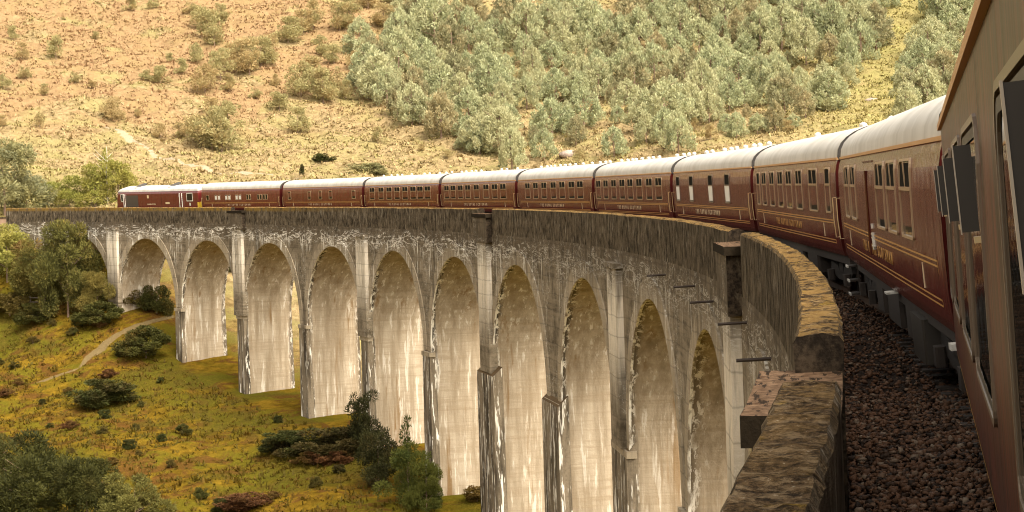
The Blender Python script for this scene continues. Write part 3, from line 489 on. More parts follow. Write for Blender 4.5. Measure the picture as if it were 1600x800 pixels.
def arcbox(mb,s0,s1,o0,o1,z0,z1,batter=0,ns=1):
    A,Fc,mi=mb;n=len(A)
    for z,bt in ((z1,0),(z0,batter*(z1-z0))):
        for s,o in ((s0-bt*.6,o0-bt),(s1+bt*.6,o0-bt),(s1+bt*.6,o1+bt),(s0-bt*.6,o1+bt)): A.append((s,o,z))
    Fc+=[(n,n+1,n+2,n+3),(n+7,n+6,n+5,n+4),(n,n+4,n+5,n+1),(n+1,n+5,n+6,n+2),(n+2,n+6,n+7,n+3),(n+3,n+7,n+4,n)]
    return n
def pier_ground(s):
    q=W(s,3,0);return float(Zb(q[0],q[1]))-GR*s-3
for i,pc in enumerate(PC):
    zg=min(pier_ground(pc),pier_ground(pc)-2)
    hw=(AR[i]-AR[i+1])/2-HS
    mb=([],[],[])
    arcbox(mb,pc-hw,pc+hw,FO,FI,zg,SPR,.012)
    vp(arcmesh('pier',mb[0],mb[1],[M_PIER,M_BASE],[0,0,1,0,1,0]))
    # impost ledge
    mb=([],[],[]);arcbox(mb,pc-hw-.16,pc+hw+.16,FI-.25,FI+.22,SPR-.35,SPR-.02)
    vp(arcmesh('impost',mb[0],mb[1],M_RING))
    if i in BUTT:
        h,pr=BUTT[i]
        mb=([],[],[]);n=arcbox(mb,pc-h,pc+h,FI-.3,FI+pr,zg,SPR+.45,.004)
        for k in (2,3): mb[0][n+k]=(mb[0][n+k][0],mb[0][n+k][1],SPR-.15)
        vp(arcmesh('buttress',mb[0],mb[1],[M_BASE,M_MOSS,M_FACE],[1,0,0,0,0,0]))
    else:
        mb=([],[],[]);arcbox(mb,pc-hw-.05,pc+hw+.05,FI-.3,FI+.16,zg,SPR-.36,.008)
        vp(arcmesh('pier_front',mb[0],mb[1],M_BASE))
# abutment left
mb=([],[],[]);arcbox(mb,AR[0]+HS+.001,249,FO,FI,-16,SPR);arcbox(mb,edges[0]+.002,249,FO,FI,SPR+.002,TOPF)
vp(arcmesh('abutment',mb[0],mb[1],M_FACE))
# pilasters on every second pier, some with an open refuge on top
OPEN=[51.05,122.6,189.4,15.1]
PILS=[(0,1.25,False),(2,1.2,True),(4,1.2,False),(6,1.3,True),(8,1.3,False),(10,1.25,True),(12,1.25,True)]
for i,hw,op in PILS:
    pc=PC[i]
    if i==10: pc=51.05
    if i==12: pc=15.65
    mb=([],[],[]);arcbox(mb,pc-hw,pc+hw,FI-.2,FI+.3,SPR-.02,-1.25 if not op else -.96,.004)
    vp(arcmesh('pilaster',mb[0],mb[1],M_PIL))
    mb=([],[],[]);arcbox(mb,pc-hw-.18,pc+hw+.18,FI-.2,FI+.42,-1.24,-1.0)
    if not op: vp(arcmesh('pilaster_cap',mb[0],mb[1],M_RING))
    else:
        mb=([],[],[]);hl_,pj=(1.45,.27) if i==12 else (1.75,.38)
        n=arcbox(mb,pc-hl_,pc+hl_,FI-.02,FI+pj,-.95,.68)
        for k in (6,7): pass
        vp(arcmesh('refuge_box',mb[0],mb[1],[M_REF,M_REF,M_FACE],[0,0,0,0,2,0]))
        # slab, finely divided so that its broken surface is real
        ns,no=40,14;A=[];Fc=[]
        for a in range(ns+1):
            for b in range(no+1):
                s=pc-hl_-.2+(2*hl_+.4)*a/ns;o=2.57+(FI+pj+.07-2.57)*b/no
                A.append((s,o,.93+float(fbm(s*10,o*10,4,3,31))*.02))
        Fc=grid_faces(ns+1,no+1)
        n=len(A)
        rim=[k*(no+1)+no for k in range(ns+1)]
        for k in rim: A.append((A[k][0],A[k][1],.69))
        Fc+=[(rim[k],rim[k+1],n+k+1,n+k) for k in range(ns)]
        for kk in (0,ns):
            row=[kk*(no+1)+b for b in range(no+1)];n=len(A)
            for k in row: A.append((A[k][0],A[k][1],.69))
            Fc+=[(row[b],row[b+1],n+b+1,n+b) for b in range(no)]
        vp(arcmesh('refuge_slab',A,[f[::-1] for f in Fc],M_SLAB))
# white panel in the parapet above the first pier
# parapets
def parapet(s0,s1,oin,oout,ns,near=False):
    # profile from inner foot over the top to the outer foot
    sg=1 if oout>oin else -1
    w_=abs(oout-oin)
    nt=12 if near else 4
    prof=[(oin,-.42),(oin,.3),(oin,.9),(oin,1.22)]
    for k in range(1,nt): prof.append((oin+sg*w_*k/nt,1.28))
    prof+=[(oout,1.22),(oout,.9),(oout,.3),(oout,-.42)]
    S=np.linspace(s0,s1,ns+1);A=[]
    for s in S:
        for k,(o,z) in enumerate(prof):
            d=0;e=0
            if 3<=k<=len(prof)-4:
                d=float(fbm(s*10,o*10+50,3.0 if near else 12,3,21))*(.030 if near else .02)+float(fbm(s,o,2.5,2,28))*.02+(float(fbm(s*10,o*10,.9,2,33))*.016 if near else 0)
                e=float(fbm(s*10,z*10+k,3,2,23))*.02
            A.append((s,o+e,z+d))
    m=len(prof);Fc=grid_faces(len(S),m)
    mi=[0]*len(Fc)+[1,1]  # end faces take the dark refuge colour as painted shade
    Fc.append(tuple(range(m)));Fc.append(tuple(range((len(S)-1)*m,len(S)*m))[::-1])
    if sg<0: Fc=[f[::-1] for f in Fc]
    # end caps use their own flat corners
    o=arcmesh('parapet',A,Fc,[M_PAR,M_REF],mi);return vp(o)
IN=2.555
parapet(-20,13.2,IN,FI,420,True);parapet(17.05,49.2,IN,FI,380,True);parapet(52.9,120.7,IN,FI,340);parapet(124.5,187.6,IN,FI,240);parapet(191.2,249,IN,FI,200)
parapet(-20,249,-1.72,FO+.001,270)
for s_,h in RODS:
    o=MB();p=W(s_,FI-.05,h);q=W(s_,FI+.75,h-.02);pp=[Vector(p),Vector(q)];o.tube(pp,.045,6)
    vp(o.build('drain_pipe',M_IRON))
# deck under the ballast
A=[];S=np.arange(-20,250,3.)
for s in S: A+=[(s,IN-.003,-.45),(s,-1.72+.003,-.45)]
vp(arcmesh('deck',A,[f[::-1] for f in grid_faces(len(S),2)],M_BASE))
# wing wall past the abutment
ww=MB()
A=[];Fc=[]
wl=([],[],[]);arcbox(wl,249.05,266,2.3,2.9,-9,-.05);arcbox(wl,249.05,266,2.25,2.95,-.048,.12)
o=arcmesh('wing_wall',wl[0],wl[1],[M_WING,M_PAR],[0]*6+[1]*6);tag(o,'low pinkish wing wall running on from the left end of the viaduct','wall')
# ---------------------------------------------------------------- ballast and track
S=np.concatenate([np.arange(-20,45,.25),np.arange(45,330,2.)]);O=np.linspace(IN-.004,-1.716,24);A=[]
for s in S:
    for o_ in O: A.append((s,o_,-.13-.05*max(0,abs(o_)-1.6)+float(fbm(s*3,o_*3,1.5,2,41))*.03))
o=arcmesh('ballast',A,[f[::-1] for f in grid_faces(len(S),len(O))],M_BALL);tag(o,kind='structure')
# loose stones in view beside the train
n=15000
s_=np.where(RNG.uniform(0,1,n)<.75,RNG.uniform(6.5,24,n),RNG.uniform(24,46,n));o_=RNG.uniform(.85,2.52,n)
ph=(1+5**.5)/2
ico=np.array([(-1,ph,0),(1,ph,0),(-1,-ph,0),(1,-ph,0),(0,-1,ph),(0,1,ph),(0,-1,-ph),(0,1,-ph),(ph,0,-1),(ph,0,1),(-ph,0,-1),(-ph,0,1)])/1.9
icf=np.array([(0,11,5),(0,5,1),(0,1,7),(0,7,10),(0,10,11),(1,5,9),(5,11,4),(11,10,2),(10,7,6),(7,1,8),(3,9,4),(3,4,2),(3,2,6),(3,6,8),(3,8,9),(4,9,5),(2,4,11),(6,2,10),(8,6,7),(9,8,1)])
P_=W(s_,o_,-.12+RNG.uniform(-.02,.035,n)-.05*np.maximum(0,o_-1.6))
V=ico[None]*RNG.uniform(.45,1.35,(n,12,1))*(RNG.uniform(.018,.045,(n,1,1))*np.stack([RNG.uniform(.7,1.4,n),RNG.uniform(.7,1.4,n),RNG.uniform(.5,1,n)],-1)[:,None,:])
an=RNG.uniform(0,6.28,n);c_,s2=np.cos(an)[:,None],np.sin(an)[:,None]
V=np.stack([V[...,0]*c_-V[...,1]*s2,V[...,0]*s2+V[...,1]*c_,V[...,2]],-1)+P_[:,None,:]
Fs=(np.arange(n)[:,None,None]*12+icf[None]).reshape(-1,3)
tag(obj('ballast_stones',mesh('ballast_stones',V.reshape(-1,3),Fs,M_STONE,attrs={'tint':('FLOAT',np.repeat(RNG.uniform(0,1,n),12))})),kind='stuff')
trk=tag(empty('railway_track',loc=tuple(W(20,0,0))),'single curved railway track under the train on the viaduct','track')
bpy.context.view_layer.update()
def ptrk(o): o.parent=trk;o.matrix_parent_inverse=trk.matrix_world.inverted()
for off in (.75,-.75):
    A=[];S=np.arange(-15,300,1.5)
    for s in S:
        for oo,z in ((-.07,-.13),(-.035,-.02),(-.035,0),(.035,0),(.035,-.02),(.07,-.13)): A.append((s,off+oo,z))
    ptrk(arcmesh('rail',A,grid_faces(len(S),6),M_RAIL))
for k in range(40):
    s=4.2+k*.72
    A=[];Fc=[];mb=([],[],[]);arcbox(mb,s,s+.26,-1.25,1.25,-.25,-.085)
    ptrk(arcmesh('sleeper',mb[0],mb[1],M_UNDER))

# ---------------------------------------------------------------- train
M_BRASS=material('brass_rail',col=(.70,.52,.28),rough=.35,Metallic=.3)
def trackpt(s,off=0.): return Vector(W(s,off,0).tolist())
def frame(sm,bog=7.1,yaw=0,off=0,gr=0):
    a=trackpt(sm-bog,off);b=trackpt(sm+bog,off);t=(b-a).normalized();m=(a+b)/2
    r=t.cross(Vector((0,0,1))).normalized();t=(t-r*yaw+Vector((0,0,gr))).normalized();r=t.cross(Vector((0,0,1))).normalized();u=r.cross(t)
    u2=u*math.cos(CANT)-r*math.sin(CANT);r2=t.cross(u2)
    Mx=Matrix((t,-r2,u2)).transposed().to_4x4();Mx.translation=m;return Mx
PROF=[(1.33,1.08),(1.365,1.2),(1.388,1.5),(1.392,1.9),(1.385,2.3),(1.374,2.65),(1.353,2.9),(1.318,3.06),(1.26,3.19)]
PROF10=[(1.357,1.08),(1.36,1.2),(1.347,1.6),(1.325,2.2),(1.298,2.8),(1.276,3.3),(1.272,3.39)]
def ylook(pr,h): return float(np.interp(h,[z for _,z in pr],[y for y,_ in pr]))
TXT={}
def text_mesh(body,size,spacing):
    k=(body,size,spacing)
    if k in TXT: return TXT[k]
    cu=bpy.data.curves.new('lettering','FONT');cu.body=body;cu.size=size;cu.space_character=spacing;cu.align_x='CENTER';cu.align_y='CENTER';cu.extrude=.004;cu.resolution_u=2
    o=bpy.data.objects.new('tmp',cu);COL.objects.link(o);bpy.context.view_layer.update()
    me=bpy.data.meshes.new_from_object(o.evaluated_get(bpy.context.evaluated_depsgraph_get()));bpy.data.objects.remove(o)
    n=len(me.vertices);c=np.zeros(n*3,dtype=np.float32);me.vertices.foreach_get('co',c);c=c.reshape(-1,3)
    c=np.stack([-c[:,0],c[:,2],c[:,1]],-1);me.vertices.foreach_set('co',c.ravel());me.materials.clear();me.materials.append(M_LETTER);me.update()
    TXT[k]=me;return me
def vstrip(d,pr,x,z0,z1,w=.010):
    zz=[z0+(z1-z0)*k/8 for k in range(9)];V=[]
    for z in zz: V+=[(x-w,ylook(pr,z)+.004,z),(x+w,ylook(pr,z)+.004,z)]
    d.add(V,[(2*k,2*k+1,2*k+3,2*k+2) for k in range(8)])
def rrect(w,h,r,n=5,topround=True):
    pts=[]
    for cx,cy,a0,rr in ((w/2,h/2,0,r),(-w/2,h/2,90,r),(-w/2,-h/2,180,r*.35),(w/2,-h/2,270,r*.35)):
        sx=1 if cx>0 else -1;sy=1 if cy>0 else -1
        for k in range(n):
            a=math.radians(a0+90*k/(n-1));pts.append((cx-sx*rr+rr*math.cos(a),cy-sy*rr+rr*math.sin(a)))
    return pts
def window(par,pr,x,z0,z1,w,fm,transom=None,blind=None,deep=.028,rad=.09,vent=True,label=None):
    h=z1-z0;zc=(z0+z1)/2;Y=lambda z,o:ylook(pr,z)+o
    out=rrect(w+.07,h+.07,rad+.03);inn=rrect(w,h,rad);n=len(out)
    V=[];Fc=[]
    for ring,o in ((out,-.01),(out,deep),(inn,deep),(inn,.002)):
        V+=[(x+a,Y(zc+b,o),zc+b) for a,b in ring]
    for k in range(3):
        for i in range(n): Fc.append((k*n+i,k*n+(i+1)%n,(k+1)*n+(i+1)%n,(k+1)*n+i))
    # pane
    pv=[(x+a,Y(zc+b,.004),zc+b) for a,b in inn];pane=MB().add(pv,[tuple(range(n))])
    wd=pane.build('window',M_GLASS,par)
    f=MB().add(V,Fc)
    if transom:
        f.box(x-w/2,x+w/2,Y(transom,.003),Y(transom,.024),transom-.022,transom+.022)
        if vent and w>.9: f.box(x-.02,x+.02,Y(transom+.1,.003),Y(transom+.1,.02),transom+.022,z1)
    f.build('window_frame',fm,wd)
    if transom:
        z0_=transom+.03;tp=[(a,b) for a,b in rrect(w-.05,h-.05,rad) if zc+b>z0_];xs2=max(a for a,b in tp)
        tp=[(xs2,z0_-zc)]+tp+[(-xs2,z0_-zc)]
        MB().add([(x+a,Y(zc+b,.0065),zc+b) for a,b in tp],[tuple(range(len(tp)))]).build('toplight',M_VENT,wd)  # flat dark sheet painting the shade inside an open vent
    if blind:
        b0,b1=blind;MB().box(x-w/2+.02,x+w/2-.02,min(Y(b0,.005),Y(b1,.005)),max(Y(b0,.009),Y(b1,.009)),b0,b1).build('blind',M_BLIND,wd)
    return wd
def bogie(par,x):
    b=MB()
    for sy in (1,-1):
        pl=[(-1.75,.62),(-1.6,.78),(-.5,.72),(-.35,.6),(.35,.6),(.5,.72),(1.6,.78),(1.75,.62),(1.5,.52),(.6,.40),(-.6,.40),(-1.5,.52)]
        b.prism([(x+a,sy*1.0,c) for a,c in pl],[(x+a,sy*1.1,c) for a,c in pl])
    b.box(x-.3,x+.3,-1.1,1.1,.55,.8)
    bg=b.build('bogie',M_BLACK,par)
    for dx in (-1.3,1.3):
        for sy in (1,-1):
            wv=MB();V=[];n=20
            for yy,r in ((sy*.68,.5),(sy*.71,.46),(sy*.8,.455),(sy*.8,.36),(sy*.77,.3)):
                V+=[(x+dx+r*math.cos(6.2832*k/n),yy,.46+r*math.sin(6.2832*k/n)) for k in range(n)]
            Fc=[(i*n+k,i*n+(k+1)%n,(i+1)*n+(k+1)%n,(i+1)*n+k) for i in range(4) for k in range(n)]+[tuple(range(4*n,5*n))]
            wv.add(V,Fc).build('wheel',M_RAIL,bg)
            MB().box(x+dx-.16,x+dx+.16,sy*1.1-.001*sy,sy*1.24,.34,.6,b=.03).build('axlebox',M_UNDER,bg) if sy>0 else None
    return bg
def ring_section(pr,roofh,n=14,roofz=None):
    y0,z0=pr[-1];pts=[]
    for k in range(n+1):
        a=PI*k/n;pts.append((math.copysign(abs(math.cos(a))**.85,math.cos(a))*y0,z0+roofh*math.sin(a)**.9))
    return pts
def coach(name,sm,half,label,wins=(),kind='pullman',text=True,vents=13,fr=None,pr=PROF,cat='railway coach',roofh=.66,lined=True,ticks=True,rails=(1,-1),paint=None):
    Mx=fr if fr is not None else frame(sm)
    root=tag(empty(name,mat=Mx),label,cat,'coaches of the train on the viaduct')
    xs_=np.linspace(-half,half,25)
    # body sides (both) and floor
    b=MB();prof=[(y,z) for y,z in pr]+[(-y,z) for y,z in pr[::-1]]
    m=len(prof);V=[(x,y,z) for x in xs_ for y,z in prof];Fc=[]
    for i in range(len(xs_)-1):
        for k in range(m-1):
            if k==len(pr)-1: continue
            Fc.append((i*m+k,(i+1)*m+k,(i+1)*m+k+1,i*m+k+1))
    b.add(V,Fc)
    body=b.build('body',[paint or M_PAINT],root)
    # rounded ends
    for sx in (1,-1):
        e=MB();sec=prof[:len(pr)]+[(y*.995,z) for y,z in ring_section(pr,roofh)][1:-1]+prof[len(pr):]
        e.add([(sx*(half-.004),y*.997,z) for y,z in sec],[tuple(range(len(sec)))[::sx]])
        end=e.build('end_wall',M_PAINT_END,root)
        g=MB();gx0,gx1=sorted((sx*half,sx*(half+.36)));g.box(gx0,gx1,-.52,.52,1.12,3.12,b=.0);g.build('gangway',M_BLACK,end)
        for sy in (1,-1):
            t=MB().tube([(sx*half,sy*.87,1.03),(sx*(half+.22),sy*.87,1.03)],.09,10)
            bf=t.build('buffer',M_BLACK,end)
            t=MB().tube([(sx*(half+.22),sy*.87,1.03),(sx*(half+.27),sy*.87,1.03)],.22,14);t.build('buffer_head',M_WHITE if sy>0 else M_BLACK,bf)
    # roof
    r=MB();sec=ring_section(pr,roofh);m=len(sec);V=[(x,y*1.012,z+.012) for x in xs_ for y,z in sec]
    r.add(V,[(i*m+k,(i+1)*m+k,(i+1)*m+k+1,i*m+k+1) for i in range(len(xs_)-1) for k in range(m-1)])
    for e0,sx in ((0,-1),(len(xs_)-1,1)): r.add([(xs_[e0]+sx*.03,y*1.012,z+.012) for y,z in sec]+[(xs_[e0]+sx*.03,y*.9,z-.10) for y,z in sec],[(k,k+1,m+k+1,m+k) for k in range(m-1)],1); r.add([(xs_[e0]+sx*.03,y*1.02,z+.018) for y,z in sec]+[(xs_[e0],y*1.012,z+.012) for y,z in sec],[(k,k+1,m+k+1,m+k) for k in range(m-1)],1)
    roof=r.build('roof',[M_ROOF,M_BLACK],root,smooth=True)
    if vents:
        for k in range(vents):
            if random.random()<.22: continue
            x=-half+1+(2*half-2)*k/(vents-1)+random.uniform(-.35,.35)
            v=MB();zz=pr[-1][1]+roofh;rr=[(0,.03),(.06,.07),(.17,.105),(.28,.07),(.34,.03)];V=[];n=8
            for a,q in rr: V+=[(x+a-.17,-.12+q*math.cos(6.283*j/n),zz+.06+q*.9*math.sin(6.283*j/n)) for j in range(n)]
            v.add(V,[(i*n+j,i*n+(j+1)%n,(i+1)*n+(j+1)%n,(i+1)*n+j) for i in range(4) for j in range(n)]+[tuple(range(n))[::-1],tuple(range(4*n,5*n))]);v.box(x-.05,x+.05,-.17,-.07,zz-.03,zz+.03)
            v.build('roof_vent',M_WHITE,roof,smooth=True)
    # cantrail and gutter
    yt,zt=pr[-1]
    c=MB()
    for sy in (1,-1): y0,y1=sorted((sy*(yt-.01),sy*(yt+.035)));c.box(-half-.02,half+.02,y0,y1,zt-.02,zt+.03)
    c.build('gutter',M_ORANGE,root)
    # gold lining, letters, ticks
    g=MB()
    Yf=lambda z,o:ylook(pr,z)+o
    def hl(z,x0,x1,hh=.011):
        g.add([(x0,Yf(z-hh,.003),z-hh),(x1,Yf(z-hh,.003),z-hh),(x1,Yf(z+hh,.003),z+hh),(x0,Yf(z+hh,.003),z+hh)],[(0,1,2,3)])
    a0,a1=-half+.75,half-.75
    for z in ((1.85,1.79,1.41,1.345) if lined else (1.13,)): hl(z,a0,a1)
    for x in ((a0,a1) if lined else ()): g.add([(x-.012,Yf(1.345,.003),1.345),(x+.012,Yf(1.345,.003),1.345),(x+.012,Yf(1.85,.003),1.85),(x-.012,Yf(1.85,.003),1.85)],[(0,1,2,3)])
    g.build('lining',M_GOLD,root)
    if text: 
        o=obj('lettering',text_mesh('THE ROYAL SCOTSMAN',.26,2.45),root);o.location=(.25,Yf(1.6,.008),1.60)
        if ticks=='dim': o.data=o.data.copy();o.data.materials[0]=M_GOLD
    if ticks:
        for x in (half*.72,-half*.74):
            tk=MB().box(x-.03,x+.03,Yf(1.6,-.02),Yf(1.6,.008),1.45,1.76);tk.build('class_mark',M_LETTER,root)
    # hand rails beside the end doors
    for sx in (1,-1):
        x=sx*(half-.10);t=MB();t.tube([(x,Yf(2.36,-.01),2.36),(x,Yf(2.36,.075),2.36),(x,Yf(1.9,.08),1.9),(x,Yf(1.5,.07),1.5),(x,Yf(1.5,-.01),1.5)],.011,6);t.build('hand_rail',M_BRASS,root) if sx in rails else None
        # end door outline with its own droplight
        d=MB();xd=sx*(half-.52);dw=.31
        for xx in (xd-dw,xd+dw): vstrip(d,pr,xx,1.16,3.0)
        d.build('door_edge',M_PAINT_END,root)
    # underframe
    u=MB();u.box(-half+.1,half-.1,-1.22,1.22,.86,1.075)
    for x0,x1 in ((-3.9,-1.9),(-.9,1.4),(2.3,3.8)): u.box(x0,x1,.65,1.22,.42,.86,b=.06);u.box(x0,x1,-1.22,-.65,.42,.86,b=.06)
    u.build('underframe',M_UNDER,root)
    bogie(root,7.1);bogie(root,-7.1)
    for wx in wins:
        if kind=='pullman': window(root,pr,wx[0],2.04,2.99,wx[1],M_FRAME,2.64)
        elif kind=='sleeper': window(root,pr,wx[0],2.02,3.0,wx[1],M_FRAMEP,2.62,blind=(2.05,2.6),vent=False)
        elif kind=='small': window(root,pr,wx[0],2.12,2.82,wx[1],M_FRAME,None,rad=.06)
        elif kind=='service': window(root,pr,wx[0],2.15,2.62,wx[1],M_FRAME,None,blind=(2.18,2.55) if wx[2] else None,rad=.04)
    return root
H_=9.62
c1=coach('railway_coach',S0+CL*7+21.495+10.5,10.05,'coach coupled to the locomotive, with small cream-blinded openings',[(8.33,.7,0)]+[(x+d,.55,1) for x in (5.61,2.85,.11) for d in (-.42,.42)]+[(x+d,.45,0) for x in (-2.5,-5.21,-6.6) for d in (-.3,.3)],'service',vents=0)
c2=coach('railway_coach',S0+CL*7+10.75,10.3,'second coach behind the locomotive, with five small single windows',[(x,.75) for x in (8.33,2.85,-.03,-2.66,-8.31)],'small',vents=0)
for k,ws,lab in ((3,[7.42,4.89,2.69,.55,-1.53,-3.56,-5.3,-7.08],'third coach behind the locomotive, the farthest one with a row of large windows'),
    (4,[7.95,6.09,4.01,2.0,-.3,-2.77,-4.9,-6.9],'fourth coach behind the locomotive, above the notch midway along the parapet'),
    (5,[6.6,4.3,2.0,-.5,-2.7,-5.0,-7.0],'fifth coach behind the locomotive, with seven large windows'),
    (6,[8.4,6.19,3.9,1.6,-.5,-2.75,-5.1,-7.2],'sixth coach behind the locomotive, left of the one with four blinds')):
    coach('railway_coach',S0+CL*(9-k)+CL/2,H_,lab,[(x,1.35) for x in ws],'pullman',vents=14)
coach('railway_coach',S0+CL*2+CL/2,H_,'coach with four tall windows half covered by cream blinds',[(7.95,1.0),(4.02,1.0),(-1.06,1.0),(-4.92,1.0)],'sleeper',vents=12)
coach('railway_coach',S0+CL+CL/2,H_,'coach with eight narrow windows between the blind-windowed coach and the door coach',[(7.82,.9),(5.99,1.25),(3.72,1.25),(1.47,1.25),(-.66,1.25),(-2.9,1.25),(-5.7,1.5),(-8.3,.75)],'pullman',vents=9,ticks='dim')
c9=coach('railway_coach',S0+CL/2,H_,'coach with a side door, next to the nearest coach',[(6.69,1.3),(4.8,1.35),(-1.55,1.5),(-3.58,1.4),(-5.75,1.45)],'pullman',vents=7,rails=(1,),ticks='dim')
d=MB();Y9=lambda z,o:ylook(PROF,z)+o
for xx in (2.3,.1): vstrip(d,PROF,xx,1.14,3.05,.016)
d.box(.1,2.3,Y9(3.05,-.03),Y9(3.05,.015),3.03,3.06)
dr=d.build('door',M_PAINT_END,c9)
h=MB()
for z0,z1,x0,x1 in ((1.62,1.65,.44,.66),(1.86,1.89,.44,.66),(1.65,1.86,.44,.47),(1.65,1.86,.63,.66)): h.box(x0,x1,Y9(1.75,.0),Y9(1.75,.03),z0,z1)
h.box(.36,.74,Y9(1.75,0),Y9(1.75,.035),1.665,1.685);h.box(.52,.58,Y9(2.0,0),Y9(2.0,.03),1.96,2.04)
h.build('handle',M_WHITE,dr)
MB().tube([(1.2,Y9(2.95,.02),2.9),(1.2,Y9(1.4,.03),1.5)],.035,6).build('rain_pipe',M_PAINT_END,c9)
# steps, boxes and hoses on the two near coaches
def steps(root,x):
    fr_=MB()
    for z in (.92,.62,.34): fr_.box(x-.28,x+.28,1.18,1.42,z,z+.035)
    for xx in (x-.26,x+.26): fr_.box(xx-.02,xx+.02,1.2,1.235,.34,1.08)
    st=fr_.build('footsteps',M_UNDER,root)
    e=MB()
    for z in (.92,.62,.34): e.box(x-.285,x+.285,1.40,1.43,z-.005,z+.042)
    e.build('step_edge',M_WHITE,st)
for sx in (9.0,): steps(c9,sx)
MB().box(-1.35,-.95,1.25,1.43,1.0,1.03).build('footboard',M_WHITE,c9)
MB().box(-5.2,-3.6,1.0,1.30,.30,.9,b=.03).build('battery_box',M_GREYBOX,c9)
MB().box(-9.6,-9.35,1.3,1.42,.92,.99).build('footboard',M_WHITE,c9)
MB().tube([(9.8,.6,1.0),(9.9,.75,.7),(10.05,.8,.55),(10.2,.7,.75)],.03,6).build('brake_hose',M_GREYBOX,c9)
# the nearest coach
c10=coach('railway_coach',0,H_,'nearest coach at the right edge, with wind deflectors by its windows',(),'none',text=False,vents=0,fr=frame(S0-CL/2,yaw=-.01245,off=.16715,gr=-.01115),pr=PROF10,roofh=.5,ticks=False,lined=False,rails=(),paint=M_PAINT_NEAR)
for x0,x1 in ((-6.1,-3.2),(-1.15,1.25),(2.0,4.35),(5.3,7.5),(8.2,9.2)):
    sm_=MB();vstrip(sm_,PROF10,x0-.25,1.12,3.34,.012);sm_.build('panel_seam',M_BLACK,c10)
    wd=window(c10,PROF10,(x0+x1)/2,1.72,3.06,x1-x0,M_FRAMEP,None,rad=.2,deep=.016)
    # an inner darker sash line
    s=MB();ins=rrect(x1-x0-.16,1.2,.16);n=len(ins);o2=rrect(x1-x0-.05,1.3,.18);zc=2.39;xc=(x0+x1)/2
    s.add([(xc+a,ylook(PROF10,zc+b)+.012,zc+b) for a,b in o2]+[(xc+a,ylook(PROF10,zc+b)+.012,zc+b) for a,b in ins],[(i,(i+1)%n,n+(i+1)%n,n+i) for i in range(n)]);s.build('sash',M_SASH,wd)
    xd=x0+.3
    df=MB().box(xd-.008,xd+.008,ylook(PROF10,2.8)+.02,ylook(PROF10,2.8)+.098,2.56,2.96)
    dfl=df.build('wind_deflector',M_SASH,wd)
    MB().box(xd-.012,xd+.012,ylook(PROF10,2.8)+.098,ylook(PROF10,2.8)+.104,2.55,2.965).build('deflector_edge',M_EDGE,dfl)
    MB().box(xd-.015,xd+.06,ylook(PROF10,2.5)+.0,ylook(PROF10,2.5)+.035,2.505,2.535).build('deflector_bracket',M_BRASS,dfl)
# ---------------------------------------------------------------- locomotive
LX=frame(S0+CL*7+21.495+21.0+10.6)
loco=tag(empty('diesel_locomotive',mat=LX),'claret diesel locomotive with a pale roof at the far left end of the train','locomotive')
PL=[(1.30,1.0),(1.34,1.25),(1.34,2.9),(1.25,3.15)]
b=MB();prof=PL+[(-y,z) for y,z in PL[::-1]];m=len(prof)
def sect(x,k): return [(x+(0 if z<2.05 else -k*(z-2.05)*.42),y*(1 if k==0 else .97),z) for y,z in prof]
secs=[sect(-10.2,-1),sect(-9.3,0),sect(9.6,0),sect(10.9,1)]
V=sum(secs,[])
b.add(V,[(i*m+k,(i+1)*m+k,(i+1)*m+(k+1)%m,i*m+(k+1)%m) for i in range(3) for k in range(m) if k!=len(PL)-1])
b.add(secs[0],[tuple(range(m))[::-1]],0);b.add(secs[3],[tuple(range(m))],0)
b.build('body',[M_PAINT],loco);MB().box(-10.26,-10.19,-1.25,1.3,1.05,1.95).build('yellow_panel',M_YELLOW,loco)
r=MB();rs=[]
for x,k in ((-9.75,.9),(-9.2,1),(9.3,1),(10.25,.8),(10.45,.5)):
    rs.append([(x,math.cos(PI*j/10)*1.27,3.15+.62*k*math.sin(PI*j/10)) for j in range(11)])
r.add(sum(rs,[]),[(i*11+j,(i+1)*11+j,(i+1)*11+j+1,i*11+j+1) for i in range(4) for j in range(10)]);r.add(rs[0],[tuple(range(11))[::-1]]);r.add(rs[-1],[tuple(range(11))])
rf=r.build('roof',M_ROOF,loco,smooth=False)
for x in (6.3,-2.4): MB().tube([(x,.25,3.66),(x,.3,3.80)],.75,16).build('roof_fan',M_GRILLE,rf)
MB().box(-10.0,10.3,1.341,1.352,1.08,1.2).build('body_stripe',M_SILVER,loco)
MB().box(5.0,8.2,1.341,1.36,1.45,2.75).build('side_grille',M_GRILLE,loco)
for x in (-1.0,1.2): pass
MB().box(-1.05,-.98,1.341,1.352,1.3,2.95).build('panel_joint',M_PAINT_END,loco)
o=obj('lettering',text_mesh('THE ROYAL SCOTSMAN',.2,1.0),loco);o.location=(1.6,1.345,1.72)
MB().box(2.2,2.6,1.341,1.35,2.4,2.75).box(-3.0,-2.0,1.341,1.35,1.75,1.95).build('crest',M_LETTER,loco)
for x in (8.75,8.35,-5.6,-6.2): MB().tube([(x,1.335,1.25),(x,1.40,1.3),(x,1.40,2.85),(x,1.335,2.9)],.035,6).build('hand_rail',M_WHITE,loco)
for x0,x1 in ((-8.6,-7.3),(9.0,9.5)):
    wn=MB().add([(x0,1.344,2.1),(x1,1.344,2.1),(x1,1.344,2.85),(x0,1.344,2.85)],[(0,1,2,3)]).build('cab_window',M_GLASS,loco)
    f=MB()
    for a,c,e,g_ in ((x0-.08,x0,2.02,2.93),(x1,x1+.08,2.02,2.93),(x0,x1,2.02,2.1),(x0,x1,2.85,2.93)): f.box(a,c,1.341,1.36,e,g_)
    f.build('window_frame',M_WHITE,wn)
MB().box(-8.1,-7.8,1.341,1.352,1.55,1.85).build('number_plate',M_WHITE,loco)
